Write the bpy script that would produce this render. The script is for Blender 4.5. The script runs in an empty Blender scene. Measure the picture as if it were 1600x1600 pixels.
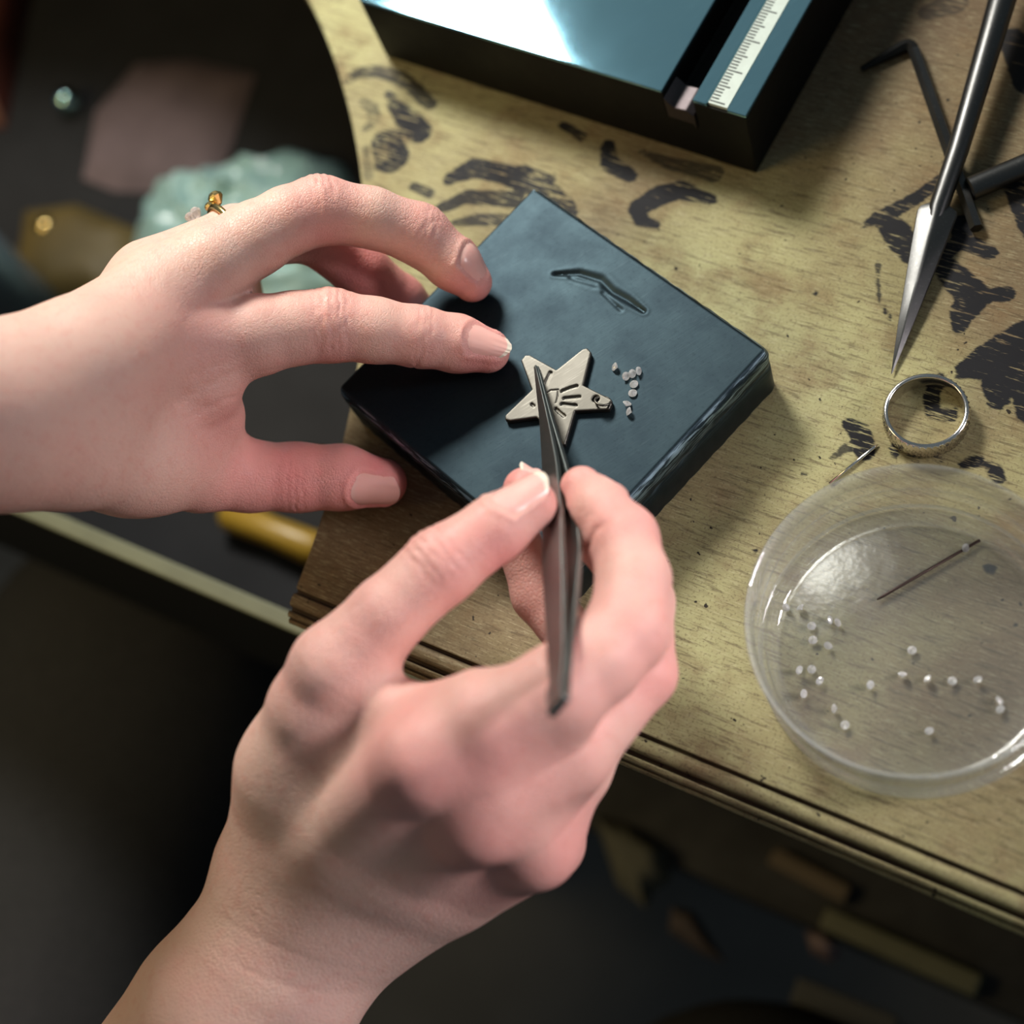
import bpy, bmesh, math, random
import numpy as np
from mathutils import Vector, Matrix

random.seed(7)
rng = np.random.default_rng(7)
scene = bpy.context.scene
col = scene.collection

# ------------------------------------------------------------------ camera
# All lengths below are millimetres; the bench top is z = 0 and lies 0.80 m above the floor.
S = 0.001
BENCH = 0.80
FPX, CAM_H = 2500.0, 359.0
PITCH, ROLL = math.radians(62.7), math.radians(-32.0)
FWD = np.array([0, math.cos(PITCH), -math.sin(PITCH)])
_R = np.array([1.0, 0, 0])
_U = np.cross(_R, FWD)
RIGHT = math.cos(ROLL) * _R + math.sin(ROLL) * _U
UP = -math.sin(ROLL) * _R + math.cos(ROLL) * _U
EYE = np.array([0, 0, CAM_H])


def ray(x, y):
    return RIGHT * ((x - 800) / FPX) + UP * (-(y - 800) / FPX) + FWD


def P(x, y, z):
    """photo pixel + height above the bench -> position in mm"""
    d = ray(x, y)
    return EYE + d * ((z - CAM_H) / d[2])


def depth(w):
    return float((np.asarray(w) - EYE) @ FWD)


def J(x, y, z, rpx):
    w = P(x, y, z)
    return w, rpx * depth(w) / FPX


def m3(v):
    return (v[0] * S, v[1] * S, v[2] * S + BENCH)


cam = bpy.data.cameras.new('camera')
cam.sensor_width = 36
cam.lens = FPX / 1600 * 36
cam.clip_start = 0.01
cam.clip_end = 50
cam.dof.use_dof = True
cam.dof.focus_distance = 0.386
cam.dof.aperture_fstop = 6.2
camo = bpy.data.objects.new('camera', cam)
col.objects.link(camo)
M = Matrix(((RIGHT[0], UP[0], -FWD[0], 0), (RIGHT[1], UP[1], -FWD[1], 0), (RIGHT[2], UP[2], -FWD[2], CAM_H * S + BENCH), (0, 0, 0, 1)))
camo.matrix_world = M
scene.camera = camo

# ------------------------------------------------------------------ light
world = bpy.data.worlds.new('world')
scene.world = world
world.use_nodes = True
bg = world.node_tree.nodes['Background']
bg.inputs['Color'].default_value = (0.080, 0.102, 0.112, 1)
bg.inputs['Strength'].default_value = 1.0


def area(name, loc, target, size, power, color, size_y=None, spread=180):
    l = bpy.data.lights.new(name, 'AREA')
    l.energy = power
    l.color = color
    l.size = size * S
    if size_y:
        l.shape = 'RECTANGLE'
        l.size_y = size_y * S
    l.spread = math.radians(spread)
    o = bpy.data.objects.new(name, l)
    col.objects.link(o)
    o.location = m3(loc)
    d = Vector(m3(target)) - Vector(m3(loc))
    o.rotation_euler = d.to_track_quat('-Z', 'Y').to_euler()
    return o


KEY_AT = np.array([52.0, 250.0, 20.0])
area('bench_lamp_light', KEY_AT + 520 * np.array([0.06, 0.68, 0.73]), KEY_AT, 150, 1.75, (1.0, 0.97, 0.88), 120, spread=125)
area('side_lamp_light', (390, -90, 270), (15, 105, 45), 110, 0.082, (1.0, 0.90, 0.91), spread=30)
area('room_lamp_light', (-480, 380, 430), (-60, 180, 20), 260, 1.5, (1.0, 0.76, 0.36))

scene.view_settings.view_transform = 'Standard'
scene.view_settings.look = 'None'
scene.view_settings.exposure = 0.28
scene.view_settings.gamma = 1.0
scene.view_settings.use_curve_mapping = False


# ------------------------------------------------------------------ helpers
def tag(o, label=None, cat=None, group=None, kind=None):
    if label: o['label'] = label
    if cat: o['category'] = cat
    if group: o['group'] = group
    if kind: o['kind'] = kind
    return o


def empty(name, at, label=None, cat=None, group=None, kind=None):
    o = bpy.data.objects.new(name, None)
    o.empty_display_size = 0.01
    col.objects.link(o)
    o.location = m3(at)
    o['_o'] = [float(c) for c in at]
    return tag(o, label, cat, group, kind)


def org(o):
    return np.array(o['_o'][:]) if o is not None and '_o' in o else None


def mesh_obj(name, verts, faces, mat, parent=None, origin=None, smooth=True):
    """verts in mm (bench space)"""
    V = np.asarray(verts, float)
    root = parent
    while root is not None and '_o' not in root:
        root = root.parent
    if root is not None:
        o0 = org(root)
    elif origin is not None:
        o0 = np.asarray(origin, float)
    else:
        o0 = np.array([(V[:, 0].min() + V[:, 0].max()) / 2, (V[:, 1].min() + V[:, 1].max()) / 2, V[:, 2].min()])
    me = bpy.data.meshes.new(name)
    me.from_pydata(((V - o0) * S).tolist(), [], [list(map(int, f)) for f in faces] if not isinstance(faces, np.ndarray) else faces.tolist())
    if smooth:
        me.polygons.foreach_set('use_smooth', [True] * len(me.polygons))
    me.update()
    o = bpy.data.objects.new(name, me)
    col.objects.link(o)
    if mat is not None:
        me.materials.append(mat)
    if parent is not None:
        o.parent = parent
    else:
        o.location = m3(o0)
        o['_o'] = [float(c) for c in o0]
    return o


def fix_normals(o, sharp=None):
    bm = bmesh.new()
    bm.from_mesh(o.data)
    bmesh.ops.recalc_face_normals(bm, faces=bm.faces)
    bm.to_mesh(o.data)
    bm.free()
    if sharp is not None:
        o.data.set_sharp_from_angle(angle=math.radians(sharp))
    return o


def bevel(o, w, seg=2):
    md = o.modifiers.new('bevel', 'BEVEL')
    md.width = w * S
    md.segments = seg
    md.limit_method = 'ANGLE'
    return o


def unit(v):
    v = np.asarray(v, float)
    return v / np.linalg.norm(v)


def attr(o, name, vals):
    a = o.data.attributes.new(name, 'FLOAT', 'POINT')
    a.data.foreach_set('value', np.asarray(vals, np.float32))


def tube(path, radii, n=20, cap=True):
    """round tube along path (mm)"""
    path = np.asarray(path, float)
    V, Fc = [], []
    t0 = unit(path[1] - path[0])
    a = unit(np.cross(t0, [0.3, 0.2, 1.0] if abs(t0[2]) < .9 else [1.0, 0, 0]))
    for i, p in enumerate(path):
        t = unit(path[min(i + 1, len(path) - 1)] - path[max(i - 1, 0)])
        a = unit(a - t * (a @ t))
        b = np.cross(t, a)
        r = radii[i] if hasattr(radii, '__len__') else radii
        for k in range(n):
            th = 2 * math.pi * k / n
            V.append(p + r * (math.cos(th) * a + math.sin(th) * b))
    for i in range(len(path) - 1):
        for k in range(n):
            Fc.append((i * n + k, i * n + (k + 1) % n, (i + 1) * n + (k + 1) % n, (i + 1) * n + k))
    if cap:
        Fc.append(tuple(range(n - 1, -1, -1)))
        Fc.append(tuple(range((len(path) - 1) * n, len(path) * n)))
    return np.array(V), Fc


def box(c, ax, ay, az, sx, sy, sz):
    """box with half sizes"""
    V = [np.asarray(c) + ax * sx * i + ay * sy * j + az * sz * k for i in (-1, 1) for j in (-1, 1) for k in (-1, 1)]
    Fc = [(0, 1, 3, 2), (4, 6, 7, 5), (0, 4, 5, 1), (2, 3, 7, 6), (0, 2, 6, 4), (1, 5, 7, 3)]
    return np.array(V), Fc


def lathe(profile, n=96, at=(0, 0, 0), closed=False):
    V, Fc = [], []
    m = len(profile)
    for k in range(n):
        th = 2 * math.pi * k / n
        for r, z in profile:
            V.append((at[0] + r * math.cos(th), at[1] + r * math.sin(th), at[2] + z))
    for k in range(n):
        k2 = (k + 1) % n
        for i in range(m if closed else m - 1):
            i2 = (i + 1) % m
            Fc.append((k * m + i, k2 * m + i, k2 * m + i2, k * m + i2))
    return np.array(V), Fc


def prism(poly, z0, z1):
    """vertical prism over a 2-D polygon (mm)"""
    n = len(poly)
    V = [(p[0], p[1], z0) for p in poly] + [(p[0], p[1], z1) for p in poly]
    Fc = [tuple(range(n - 1, -1, -1)), tuple(range(n, 2 * n))] + [(i, (i + 1) % n, n + (i + 1) % n, n + i) for i in range(n)]
    return np.array(V), Fc


# ------------------------------------------------------------------ implicit surfaces
def smin(a, b, k):
    if k <= 0:
        return np.minimum(a, b)
    h = np.clip(0.5 + 0.5 * (b - a) / k, 0, 1)
    return b + (a - b) * h - k * h * (1 - h)


def cone(X, a, b, ra, rb, n=None, s=1.0):
    """capsule with two radii; optional flattening s along direction n"""
    a, b = np.asarray(a, np.float32), np.asarray(b, np.float32)
    ba = b - a
    q = X - a
    h = np.clip(q @ ba / max(float(ba @ ba), 1e-9), 0, 1)
    q = q - h[:, None] * ba
    l2 = np.einsum('ij,ij->i', q, q)
    if n is not None:
        c = q @ np.asarray(n, np.float32)
        l2 = l2 - c * c + (c / s) ** 2
    return np.sqrt(l2) - (ra + (rb - ra) * h)


def chain(X, pts, k=2.5, n=None, s=1.0):
    d = None
    for (a, ra), (b, rb) in zip(pts[:-1], pts[1:]):
        e = cone(X, a, b, ra, rb, n, s)
        d = e if d is None else smin(d, e, k)
    return d


def surface_nets(fn, lo, hi, vox):
    lo = np.asarray(lo, float)
    nx, ny, nz = [int(math.ceil((hi[i] - lo[i]) / vox)) + 1 for i in range(3)]
    gx, gy, gz = [lo[i] + vox * np.arange(n) for i, n in enumerate((nx, ny, nz))]
    D = np.empty((nx, ny, nz), np.float32)
    step = max(1, 400000 // (ny * nz))
    Y, Z = np.meshgrid(gy, gz, indexing='ij')
    for i in range(0, nx, step):
        xs = gx[i:i + step]
        X = np.empty((len(xs), ny, nz, 3), np.float32)
        X[..., 0] = xs[:, None, None]
        X[..., 1] = Y
        X[..., 2] = Z
        D[i:i + step] = fn(X.reshape(-1, 3)).reshape(len(xs), ny, nz)
    ins = D < 0
    cnt = np.zeros((nx - 1, ny - 1, nz - 1), np.int8)
    offs = [(i, j, k) for i in (0, 1) for j in (0, 1) for k in (0, 1)]
    for i, j, k in offs:
        cnt += ins[i:nx - 1 + i, j:ny - 1 + j, k:nz - 1 + k]
    act = (cnt > 0) & (cnt < 8)
    idx = -np.ones(act.shape, np.int64)
    cells = np.argwhere(act)
    idx[act] = np.arange(len(cells))
    acc = np.zeros((len(cells), 3))
    num = np.zeros(len(cells))
    for a in offs:
        for ax in range(3):
            if a[ax]:
                continue
            b = list(a)
            b[ax] = 1
            da = D[cells[:, 0] + a[0], cells[:, 1] + a[1], cells[:, 2] + a[2]]
            db = D[cells[:, 0] + b[0], cells[:, 1] + b[1], cells[:, 2] + b[2]]
            m = (da < 0) != (db < 0)
            t = da[m] / (da[m] - db[m])
            p = np.tile(np.array(a, float), (m.sum(), 1))
            p[:, ax] += t
            acc[m] += p
            num[m] += 1
    V = lo + vox * (cells + acc / num[:, None])
    quads = []
    for ax in range(3):
        sl0 = [slice(None)] * 3
        sl1 = [slice(None)] * 3
        sl0[ax] = slice(0, -1)
        sl1[ax] = slice(1, None)
        ch = ins[tuple(sl0)] != ins[tuple(sl1)]
        e = np.argwhere(ch)
        o1, o2 = [a for a in range(3) if a != ax]
        ok = (e[:, o1] > 0) & (e[:, o2] > 0) & (e[:, o1] < D.shape[o1] - 1) & (e[:, o2] < D.shape[o2] - 1)
        e = e[ok]
        q = []
        for d1, d2 in ((1, 1), (0, 1), (0, 0), (1, 0)):
            c = e.copy()
            c[:, o1] -= d1
            c[:, o2] -= d2
            q.append(idx[c[:, 0], c[:, 1], c[:, 2]])
        q = np.stack(q, 1)
        flip = ins[e[:, 0], e[:, 1], e[:, 2]]
        if ax == 1:
            flip = ~flip
        q[~flip] = q[~flip][:, ::-1]
        quads.append(q)
    return V, np.concatenate(quads)


def subdivide(V, Q):
    n = len(V)
    E = np.concatenate([Q[:, [i, (i + 1) % 4]] for i in range(4)])
    Es = np.sort(E, 1)
    u, inv = np.unique(Es[:, 0] * n + Es[:, 1], return_inverse=True)
    em = (V[u // n] + V[u % n]) / 2
    fc = V[Q].mean(1)
    m = len(Q)
    ei = [n + inv[i * m:(i + 1) * m] for i in range(4)]
    fi = n + len(u) + np.arange(m)
    NQ = np.concatenate([np.stack([Q[:, i], ei[i], fi, ei[(i + 3) % 4]], 1) for i in range(4)])
    return np.concatenate([V, em, fc]), NQ


def grad(fn, V, e=0.25):
    X = V.astype(np.float32)
    g = np.stack([fn(X + np.eye(3, dtype=np.float32)[i] * e) - fn(X - np.eye(3, dtype=np.float32)[i] * e) for i in range(3)], 1) / (2 * e)
    return g


def snap(fn, V, it=2):
    for _ in range(it):
        d = fn(V.astype(np.float32))
        g = grad(fn, V)
        g2 = np.maximum((g * g).sum(1), 0.15)
        V = V - np.clip(d / g2, -0.8, 0.8)[:, None] * g
    return V


def solid(fn, lo, hi, vox, sub=1, it=2):
    V, Q = surface_nets(fn, lo, hi, vox)
    for _ in range(sub):
        V, Q = subdivide(V, Q)
        V = snap(fn, V, it)
    return V, Q


# ------------------------------------------------------------------ materials
class NT:
    def __init__(self, name):
        self.m = bpy.data.materials.new(name)
        self.m.use_nodes = True
        self.t = self.m.node_tree
        self.b = self.t.nodes['Principled BSDF']
        self.out = self.t.nodes['Material Output']

    def n(self, typ, **kw):
        nd = self.t.nodes.new(typ)
        for k, v in kw.items():
            if k.startswith('i_'):
                key = k[2:]
                key = int(key) if key.isdigit() else key.replace('_', ' ')
                self.set(nd.inputs[key], v)
            else:
                setattr(nd, k, v)
        return nd

    def set(self, sock, v):
        if isinstance(v, bpy.types.NodeSocket):
            self.t.links.new(v, sock)
        elif isinstance(v, bpy.types.Node):
            self.t.links.new(v.outputs[0], sock)
        elif hasattr(v, '__len__') and len(v) == 3 and sock.type == 'RGBA':
            sock.default_value = (*v, 1)
        else:
            sock.default_value = v

    def bsdf(self, **kw):
        for k, v in kw.items():
            self.set(self.b.inputs[k.replace('_', ' ')], v)
        return self

    def coords(self, scale=(1, 1, 1), rot=(0, 0, 0), use='Object'):
        tc = self.n('ShaderNodeTexCoord')
        mp = self.n('ShaderNodeMapping')
        self.set(mp.inputs['Vector'], tc.outputs[use])
        mp.inputs['Scale'].default_value = scale
        mp.inputs['Rotation'].default_value = rot
        return mp

    def noise(self, vec, scale, detail=4, rough=0.55, dist=0.0):
        nd = self.n('ShaderNodeTexNoise')
        self.set(nd.inputs['Vector'], vec)
        nd.inputs['Scale'].default_value = scale
        nd.inputs['Detail'].default_value = detail
        nd.inputs['Roughness'].default_value = rough
        nd.inputs['Distortion'].default_value = dist
        return nd.outputs['Fac']

    def ramp(self, fac, stops):
        nd = self.n('ShaderNodeValToRGB')
        self.set(nd.inputs['Fac'], fac)
        cr = nd.color_ramp
        while len(cr.elements) < len(stops):
            cr.elements.new(0.5)
        for el, (p, c) in zip(cr.elements, stops):
            el.position = p
            el.color = (*c, 1) if hasattr(c, '__len__') else (c, c, c, 1)
        return nd.outputs['Color']

    def mix(self, fac, a, b, mode='MIX'):
        nd = self.n('ShaderNodeMix', data_type='RGBA', blend_type=mode)
        self.set(nd.inputs[0], fac)
        self.set(nd.inputs[6], a)
        self.set(nd.inputs[7], b)
        return nd.outputs[2]

    def math(self, op, a, b=None, clamp=False):
        nd = self.n('ShaderNodeMath', operation=op, use_clamp=clamp)
        self.set(nd.inputs[0], a)
        if b is not None:
            self.set(nd.inputs[1], b)
        return nd.outputs[0]

    def smooth(self, v, a, b):
        nd = self.n('ShaderNodeMapRange', interpolation_type='SMOOTHSTEP')
        self.set(nd.inputs['Value'], v)
        nd.inputs['From Min'].default_value = a
        nd.inputs['From Max'].default_value = b
        return nd.outputs[0]

    def attr(self, name):
        return self.n('ShaderNodeAttribute', attribute_name=name).outputs['Fac']

    def bump(self, h, strength, dist, prev=None):
        nd = self.n('ShaderNodeBump')
        self.set(nd.inputs['Height'], h)
        nd.inputs['Strength'].default_value = strength
        nd.inputs['Distance'].default_value = dist * S
        if prev is not None:
            self.set(nd.inputs['Normal'], prev)
        self.set(self.b.inputs['Normal'], nd.outputs[0])
        return nd.outputs[0]


def simple(name, color, rough=0.5, metal=0.0, vary=0.12, scale=300, bump=0.0, spec=0.5):
    t = NT(name)
    v = t.coords()
    nz = t.noise(v, scale)
    c2 = tuple(max(0, c * (1 - vary * 2)) for c in color)
    t.bsdf(Base_Color=t.mix(nz, c2, tuple(min(1, c * (1 + vary)) for c in color)), Roughness=rough, Metallic=metal)
    t.b.inputs['Specular IOR Level'].default_value = spec
    if bump:
        t.bump(nz, bump, 0.3)
    return t.m


# bench paint: olive-yellow worn paint, brown wood showing and browner where lamplight fades, black stencil print given by signed distance 'ink'
EDGE_A = P(450, 962, 0)
EDGE_E = unit(P(1600, 1450, 0) - EDGE_A)
EDGE_N = np.array([-EDGE_E[1], EDGE_E[0], 0.0])       # into the bench
GRAIN_ROT = math.atan2(EDGE_E[1], EDGE_E[0])


def bench_paint(name, printed=True):
    t = NT(name)
    # object space is metres; x of the mapped frame runs along the grain
    tc = t.n('ShaderNodeTexCoord')
    r = t.n('ShaderNodeMapping')
    t.set(r.inputs['Vector'], tc.outputs['Object'])
    r.inputs['Rotation'].default_value = (0, 0, -GRAIN_ROT)
    g = t.n('ShaderNodeMapping')
    t.set(g.inputs['Vector'], r)
    g.inputs['Scale'].default_value = (0.10, 1, 1)
    big = t.noise(r, 14, 4, 0.6)
    mid = t.noise(r, 60, 5, 0.6)
    grain = t.noise(g, 900, 4, 0.7, 0.3)
    fine = t.noise(g, 2400, 3, 0.6)
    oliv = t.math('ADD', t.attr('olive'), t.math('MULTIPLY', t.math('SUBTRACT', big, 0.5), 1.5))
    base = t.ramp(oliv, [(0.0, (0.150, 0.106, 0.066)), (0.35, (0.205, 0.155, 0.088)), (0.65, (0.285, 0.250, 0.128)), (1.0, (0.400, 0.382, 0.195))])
    base = t.mix(t.math('MULTIPLY', t.smooth(mid, 0.46, 0.72), 0.75), base, (0.190, 0.125, 0.068))
    base = t.mix(t.math('MULTIPLY', t.smooth(grain, 0.50, 0.66), 0.62), base, (0.085, 0.060, 0.034))
    base = t.mix(t.math('MULTIPLY', t.smooth(fine, 0.50, 0.72), 0.34), base, (0.56, 0.52, 0.33))
    spk = t.noise(r, 420, 2, 0.5)
    base = t.mix(t.math('MULTIPLY', t.smooth(t.noise(r, 1500, 3, 0.6), 0.52, 0.68), 0.5), base, (0.09, 0.062, 0.036))
    base = t.mix(t.smooth(spk, 0.70, 0.74), base, (0.025, 0.02, 0.015))
    if printed:
        ink = t.attr('ink')
        wob = t.math('MULTIPLY', t.math('SUBTRACT', t.noise(g, 450, 6, 0.75), 0.5), 3.0)
        e = t.math('ADD', ink, wob)
        m = t.smooth(e, 0.35, -0.35)
        wear = t.smooth(t.math('ADD', t.noise(g, 1100, 3, 0.7), t.math('MULTIPLY', t.math('SUBTRACT', t.noise(r, 35, 2), 0.5), 0.4)), 0.64, 0.55)
        fade = t.attr('fade')
        m = t.math('MULTIPLY', t.math('MULTIPLY', m, wear), fade)
        base = t.mix(m, base, (0.013, 0.013, 0.016))
    if not printed:
        dm = t.math('MULTIPLY', t.attr('groove_dark'), t.smooth(t.noise(g, 300, 3), 0.25, 0.5))
        base = t.mix(t.math('MULTIPLY', dm, 0.9), base, (0.030, 0.016, 0.012))
    t.bsdf(Base_Color=base, Roughness=t.ramp(mid, [(0.3, 0.55), (0.7, 0.75)]))
    t.b.inputs['Specular IOR Level'].default_value = 0.16
    t.bump(t.math('ADD', grain, t.math('MULTIPLY', spk, 0.4)), 0.35, 0.25)
    return t.m


def skin_mat():
    t = NT('skin')
    v = t.coords()
    tint = t.attr('tint')
    blotch = t.noise(v, 60, 3, 0.5)
    mott = t.noise(v, 380, 4, 0.6)
    red = t.math('ADD', tint, t.math('MULTIPLY', t.math('SUBTRACT', blotch, 0.5), 0.55), clamp=True)
    c = t.mix(red, (0.74, 0.475, 0.40), (0.74, 0.255, 0.245))
    c = t.mix(t.math('MULTIPLY', t.smooth(mott, 0.48, 0.72), 0.30), c, (0.66, 0.27, 0.22))
    t.bsdf(Base_Color=c, Roughness=0.46)
    t.b.inputs['Subsurface Weight'].default_value = 0.22
    t.b.inputs['Subsurface Radius'].default_value = (1.0, 0.34, 0.20)
    t.b.inputs['Subsurface Scale'].default_value = 0.0035
    t.b.inputs['Specular IOR Level'].default_value = 0.42
    vo = t.n('ShaderNodeTexVoronoi', feature='DISTANCE_TO_EDGE')
    t.set(vo.inputs['Vector'], v)
    vo.inputs['Scale'].default_value = 1150
    cre = t.smooth(vo.outputs['Distance'], 0.0, 0.16)
    b = t.bump(cre, 0.45, 0.16)
    st = t.n('ShaderNodeMapping')
    t.set(st.inputs['Vector'], v)
    st.inputs['Rotation'].default_value = (0.4, 0.3, 0.6)
    st.inputs['Scale'].default_value = (1, 0.35, 1)
    b = t.bump(t.noise(st, 1300, 4, 0.65), 0.5, 0.20, b)
    t.bump(mott, 0.35, 0.35, b)
    return t.m


def nail_mat():
    t = NT('nail')
    e = t.attr('edge')
    c = t.mix(t.smooth(e, 0.885, 0.925), (0.84, 0.46, 0.41), (0.85, 0.74, 0.62))
    c = t.mix(t.smooth(e, 0.16, 0.05), c, (0.84, 0.52, 0.46))
    t.bsdf(Base_Color=c, Roughness=0.26)
    t.b.inputs['Subsurface Weight'].default_value = 0.15
    t.b.inputs['Subsurface Radius'].default_value = (1.0, 0.4, 0.3)
    t.b.inputs['Subsurface Scale'].default_value = 0.001
    return t.m


def steel(name, color, rough, brushed=None, rot=0.0, scratch=0.25, patina=None, bumpd=0.05, rvar=0.2, metal=1.0):
    t = NT(name)
    v = t.coords()
    nz = t.noise(v, 90, 5, 0.6)
    c = t.mix(t.math('MULTIPLY', nz, 0.55), color, patina or tuple(x * 0.55 for x in color))
    g = t.n('ShaderNodeMapping')
    t.set(g.inputs['Vector'], v)
    g.inputs['Rotation'].default_value = (0, 0, -rot)
    g.inputs['Scale'].default_value = (0.05, 1, 1) if brushed else (1, 1, 1)
    s = t.noise(g, 2600 if brushed else 1400, 3, 0.6)
    c = t.mix(t.math('MULTIPLY', t.smooth(s, 0.56, 0.74), scratch), c, tuple(min(1, x * 1.7 + 0.03) for x in color))
    t.bsdf(Base_Color=c, Metallic=metal, Roughness=t.math('ADD', t.math('MULTIPLY', t.math('SUBTRACT', nz, 0.5), rvar), rough))
    t.bump(s, 0.2, bumpd)
    return t.m


def plastic_clear():
    t = NT('clear_plastic')
    for l in list(t.t.links):
        t.t.links.remove(l)
    v = t.coords()
    lwn = t.n('ShaderNodeLayerWeight')
    lwn.inputs['Blend'].default_value = 0.5
    lw = t.math('ADD', t.math('POWER', lwn.outputs['Facing'], 4.0), 0.07)
    gl = t.n('ShaderNodeBsdfGlossy')
    t.set(gl.inputs['Roughness'], t.attr('polish'))
    gl.inputs['Color'].default_value = (0.95, 0.97, 1, 1)
    bp = t.n('ShaderNodeBump')
    st = t.n('ShaderNodeMapping')
    t.set(st.inputs['Vector'], v)
    st.inputs['Scale'].default_value = (1, 1, 5)
    t.set(bp.inputs['Height'], t.noise(st, 130, 3))
    bp.inputs['Strength'].default_value = 0.5
    bp.inputs['Distance'].default_value = 0.6 * S
    t.set(gl.inputs['Normal'], bp)
    t.set(lwn.inputs['Normal'], bp)
    tr = t.n('ShaderNodeBsdfTransparent')
    tr.inputs['Color'].default_value = (0.93, 0.935, 0.93, 1)
    df = t.n('ShaderNodeBsdfDiffuse')
    df.inputs['Color'].default_value = (0.72, 0.76, 0.76, 1)
    hz = t.n('ShaderNodeMixShader')
    t.set(hz.inputs[0], t.attr('haze'))
    t.set(hz.inputs[1], tr)
    t.set(hz.inputs[2], df)
    mx = t.n('ShaderNodeMixShader')
    t.set(mx.inputs[0], t.math('MULTIPLY', lw, 0.8, clamp=True))
    t.set(mx.inputs[1], hz)
    t.set(mx.inputs[2], gl)
    t.set(t.out.inputs['Surface'], mx)
    return t.m


def gem_mat(name='gem', tint=(1.0, 1.0, 1.0)):
    t = NT(name)
    for l in list(t.t.links):
        t.t.links.remove(l)
    g = t.n('ShaderNodeBsdfGlass')
    g.inputs['IOR'].default_value = 1.9
    g.inputs['Color'].default_value = (*tint, 1)
    g.inputs['Roughness'].default_value = 0.02
    tr = t.n('ShaderNodeBsdfTranslucent')
    tr.inputs['Color'].default_value = (*tint, 1)
    df = t.n('ShaderNodeBsdfDiffuse')
    df.inputs['Color'].default_value = (*tint, 1)
    a = t.n('ShaderNodeAddShader')
    m0 = t.n('ShaderNodeMixShader', i_0=0.5)
    t.set(m0.inputs[1], tr)
    t.set(m0.inputs[2], df)
    m = t.n('ShaderNodeMixShader', i_0=0.30)
    t.set(m.inputs[1], g)
    t.set(m.inputs[2], m0)
    t.set(t.out.inputs['Surface'], m)
    return t.m


M_PAINT = bench_paint('bench_paint')
M_PAINT2 = bench_paint('bench_edge_paint', False)
M_SKIN = skin_mat()
M_NAIL = nail_mat()
M_BLOCK = steel('blued_steel', (0.030, 0.047, 0.055), 0.52, True, 0.9, 0.10, (0.016, 0.023, 0.037))
_t = M_BLOCK.node_tree
_b = _t.nodes['Principled BSDF']
_src = _b.inputs['Base Color'].links[0].from_socket
_w = NT.__new__(NT)
_w.m, _w.t, _w.b = M_BLOCK, _t, _b
_v = _w.coords()
_g = _w.n('ShaderNodeMapping')
_w.set(_g.inputs['Vector'], _v)
_g.inputs['Scale'].default_value = (0.12, 0.12, 1.6)
_worn = _w.math('MULTIPLY', _w.attr('worn'), _w.smooth(_w.noise(_g, 900, 4, 0.65), 0.46, 0.60))
_c = _w.mix(_w.math('MULTIPLY', _w.smooth(_w.noise(_v, 900, 4, 0.7), 0.5, 0.75), 0.35), _src, (0.012, 0.018, 0.024))
_w.set(_b.inputs['Base Color'], _w.mix(_worn, _c, (0.30, 0.42, 0.50)))
M_GAUGE = steel('ground_steel', (0.20, 0.40, 0.50), 0.06, True, 2.1, 0.15, (0.12, 0.27, 0.37), 0.01, 0.05, 0.80)
M_DARKSTEEL = steel('dark_steel', (0.03, 0.03, 0.03), 0.6)
M_TOOL = steel('tool_steel', (0.10, 0.10, 0.10), 0.38, False, 0, 0.3)
M_TWEEZ = steel('tweezer_steel', (0.33, 0.36, 0.35), 0.36, False, 0, 0.15)
M_SILVER = steel('silver', (0.14, 0.133, 0.118), 0.44, True, 0.5, 0.5, (0.075, 0.07, 0.06))
M_RINGM = steel('ring_silver', (0.80, 0.76, 0.74), 0.16, False, 0, 0.1, (0.62, 0.58, 0.54))
M_GOLD = steel('gold', (0.78, 0.60, 0.26), 0.25, False, 0, 0.1, (0.55, 0.40, 0.16))
M_PLASTIC = plastic_clear()
M_GEM = gem_mat()
M_BLACK = simple('black_cloth', (0.040, 0.040, 0.042), 0.9, 0, 0.2, 400, spec=0.05)
M_FLOOR = simple('dark_floor', (0.16, 0.15, 0.145), 0.8, 0, 0.3, 8, spec=0.05)

# ------------------------------------------------------------------ the room and the bench
fl = mesh_obj('floor', [(-3000, -3000, -800), (3000, -3000, -800), (3000, 3000, -800), (-3000, 3000, -800)], [(0, 1, 2, 3)], M_FLOOR, smooth=False)
tag(fl, 'dark floor below the workbench', None, None, 'structure')

BAY_C, BAY_R = np.array([-229.4, 395.7]), 260.8
bench = empty('workbench', (EDGE_A + EDGE_N * 250 + EDGE_E * 0) * [1, 1, 0] + [0, 0, -800],
              'worn olive-painted wooden workbench with black stencilled scrolls and a round cut-out bay', 'workbench')

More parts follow.
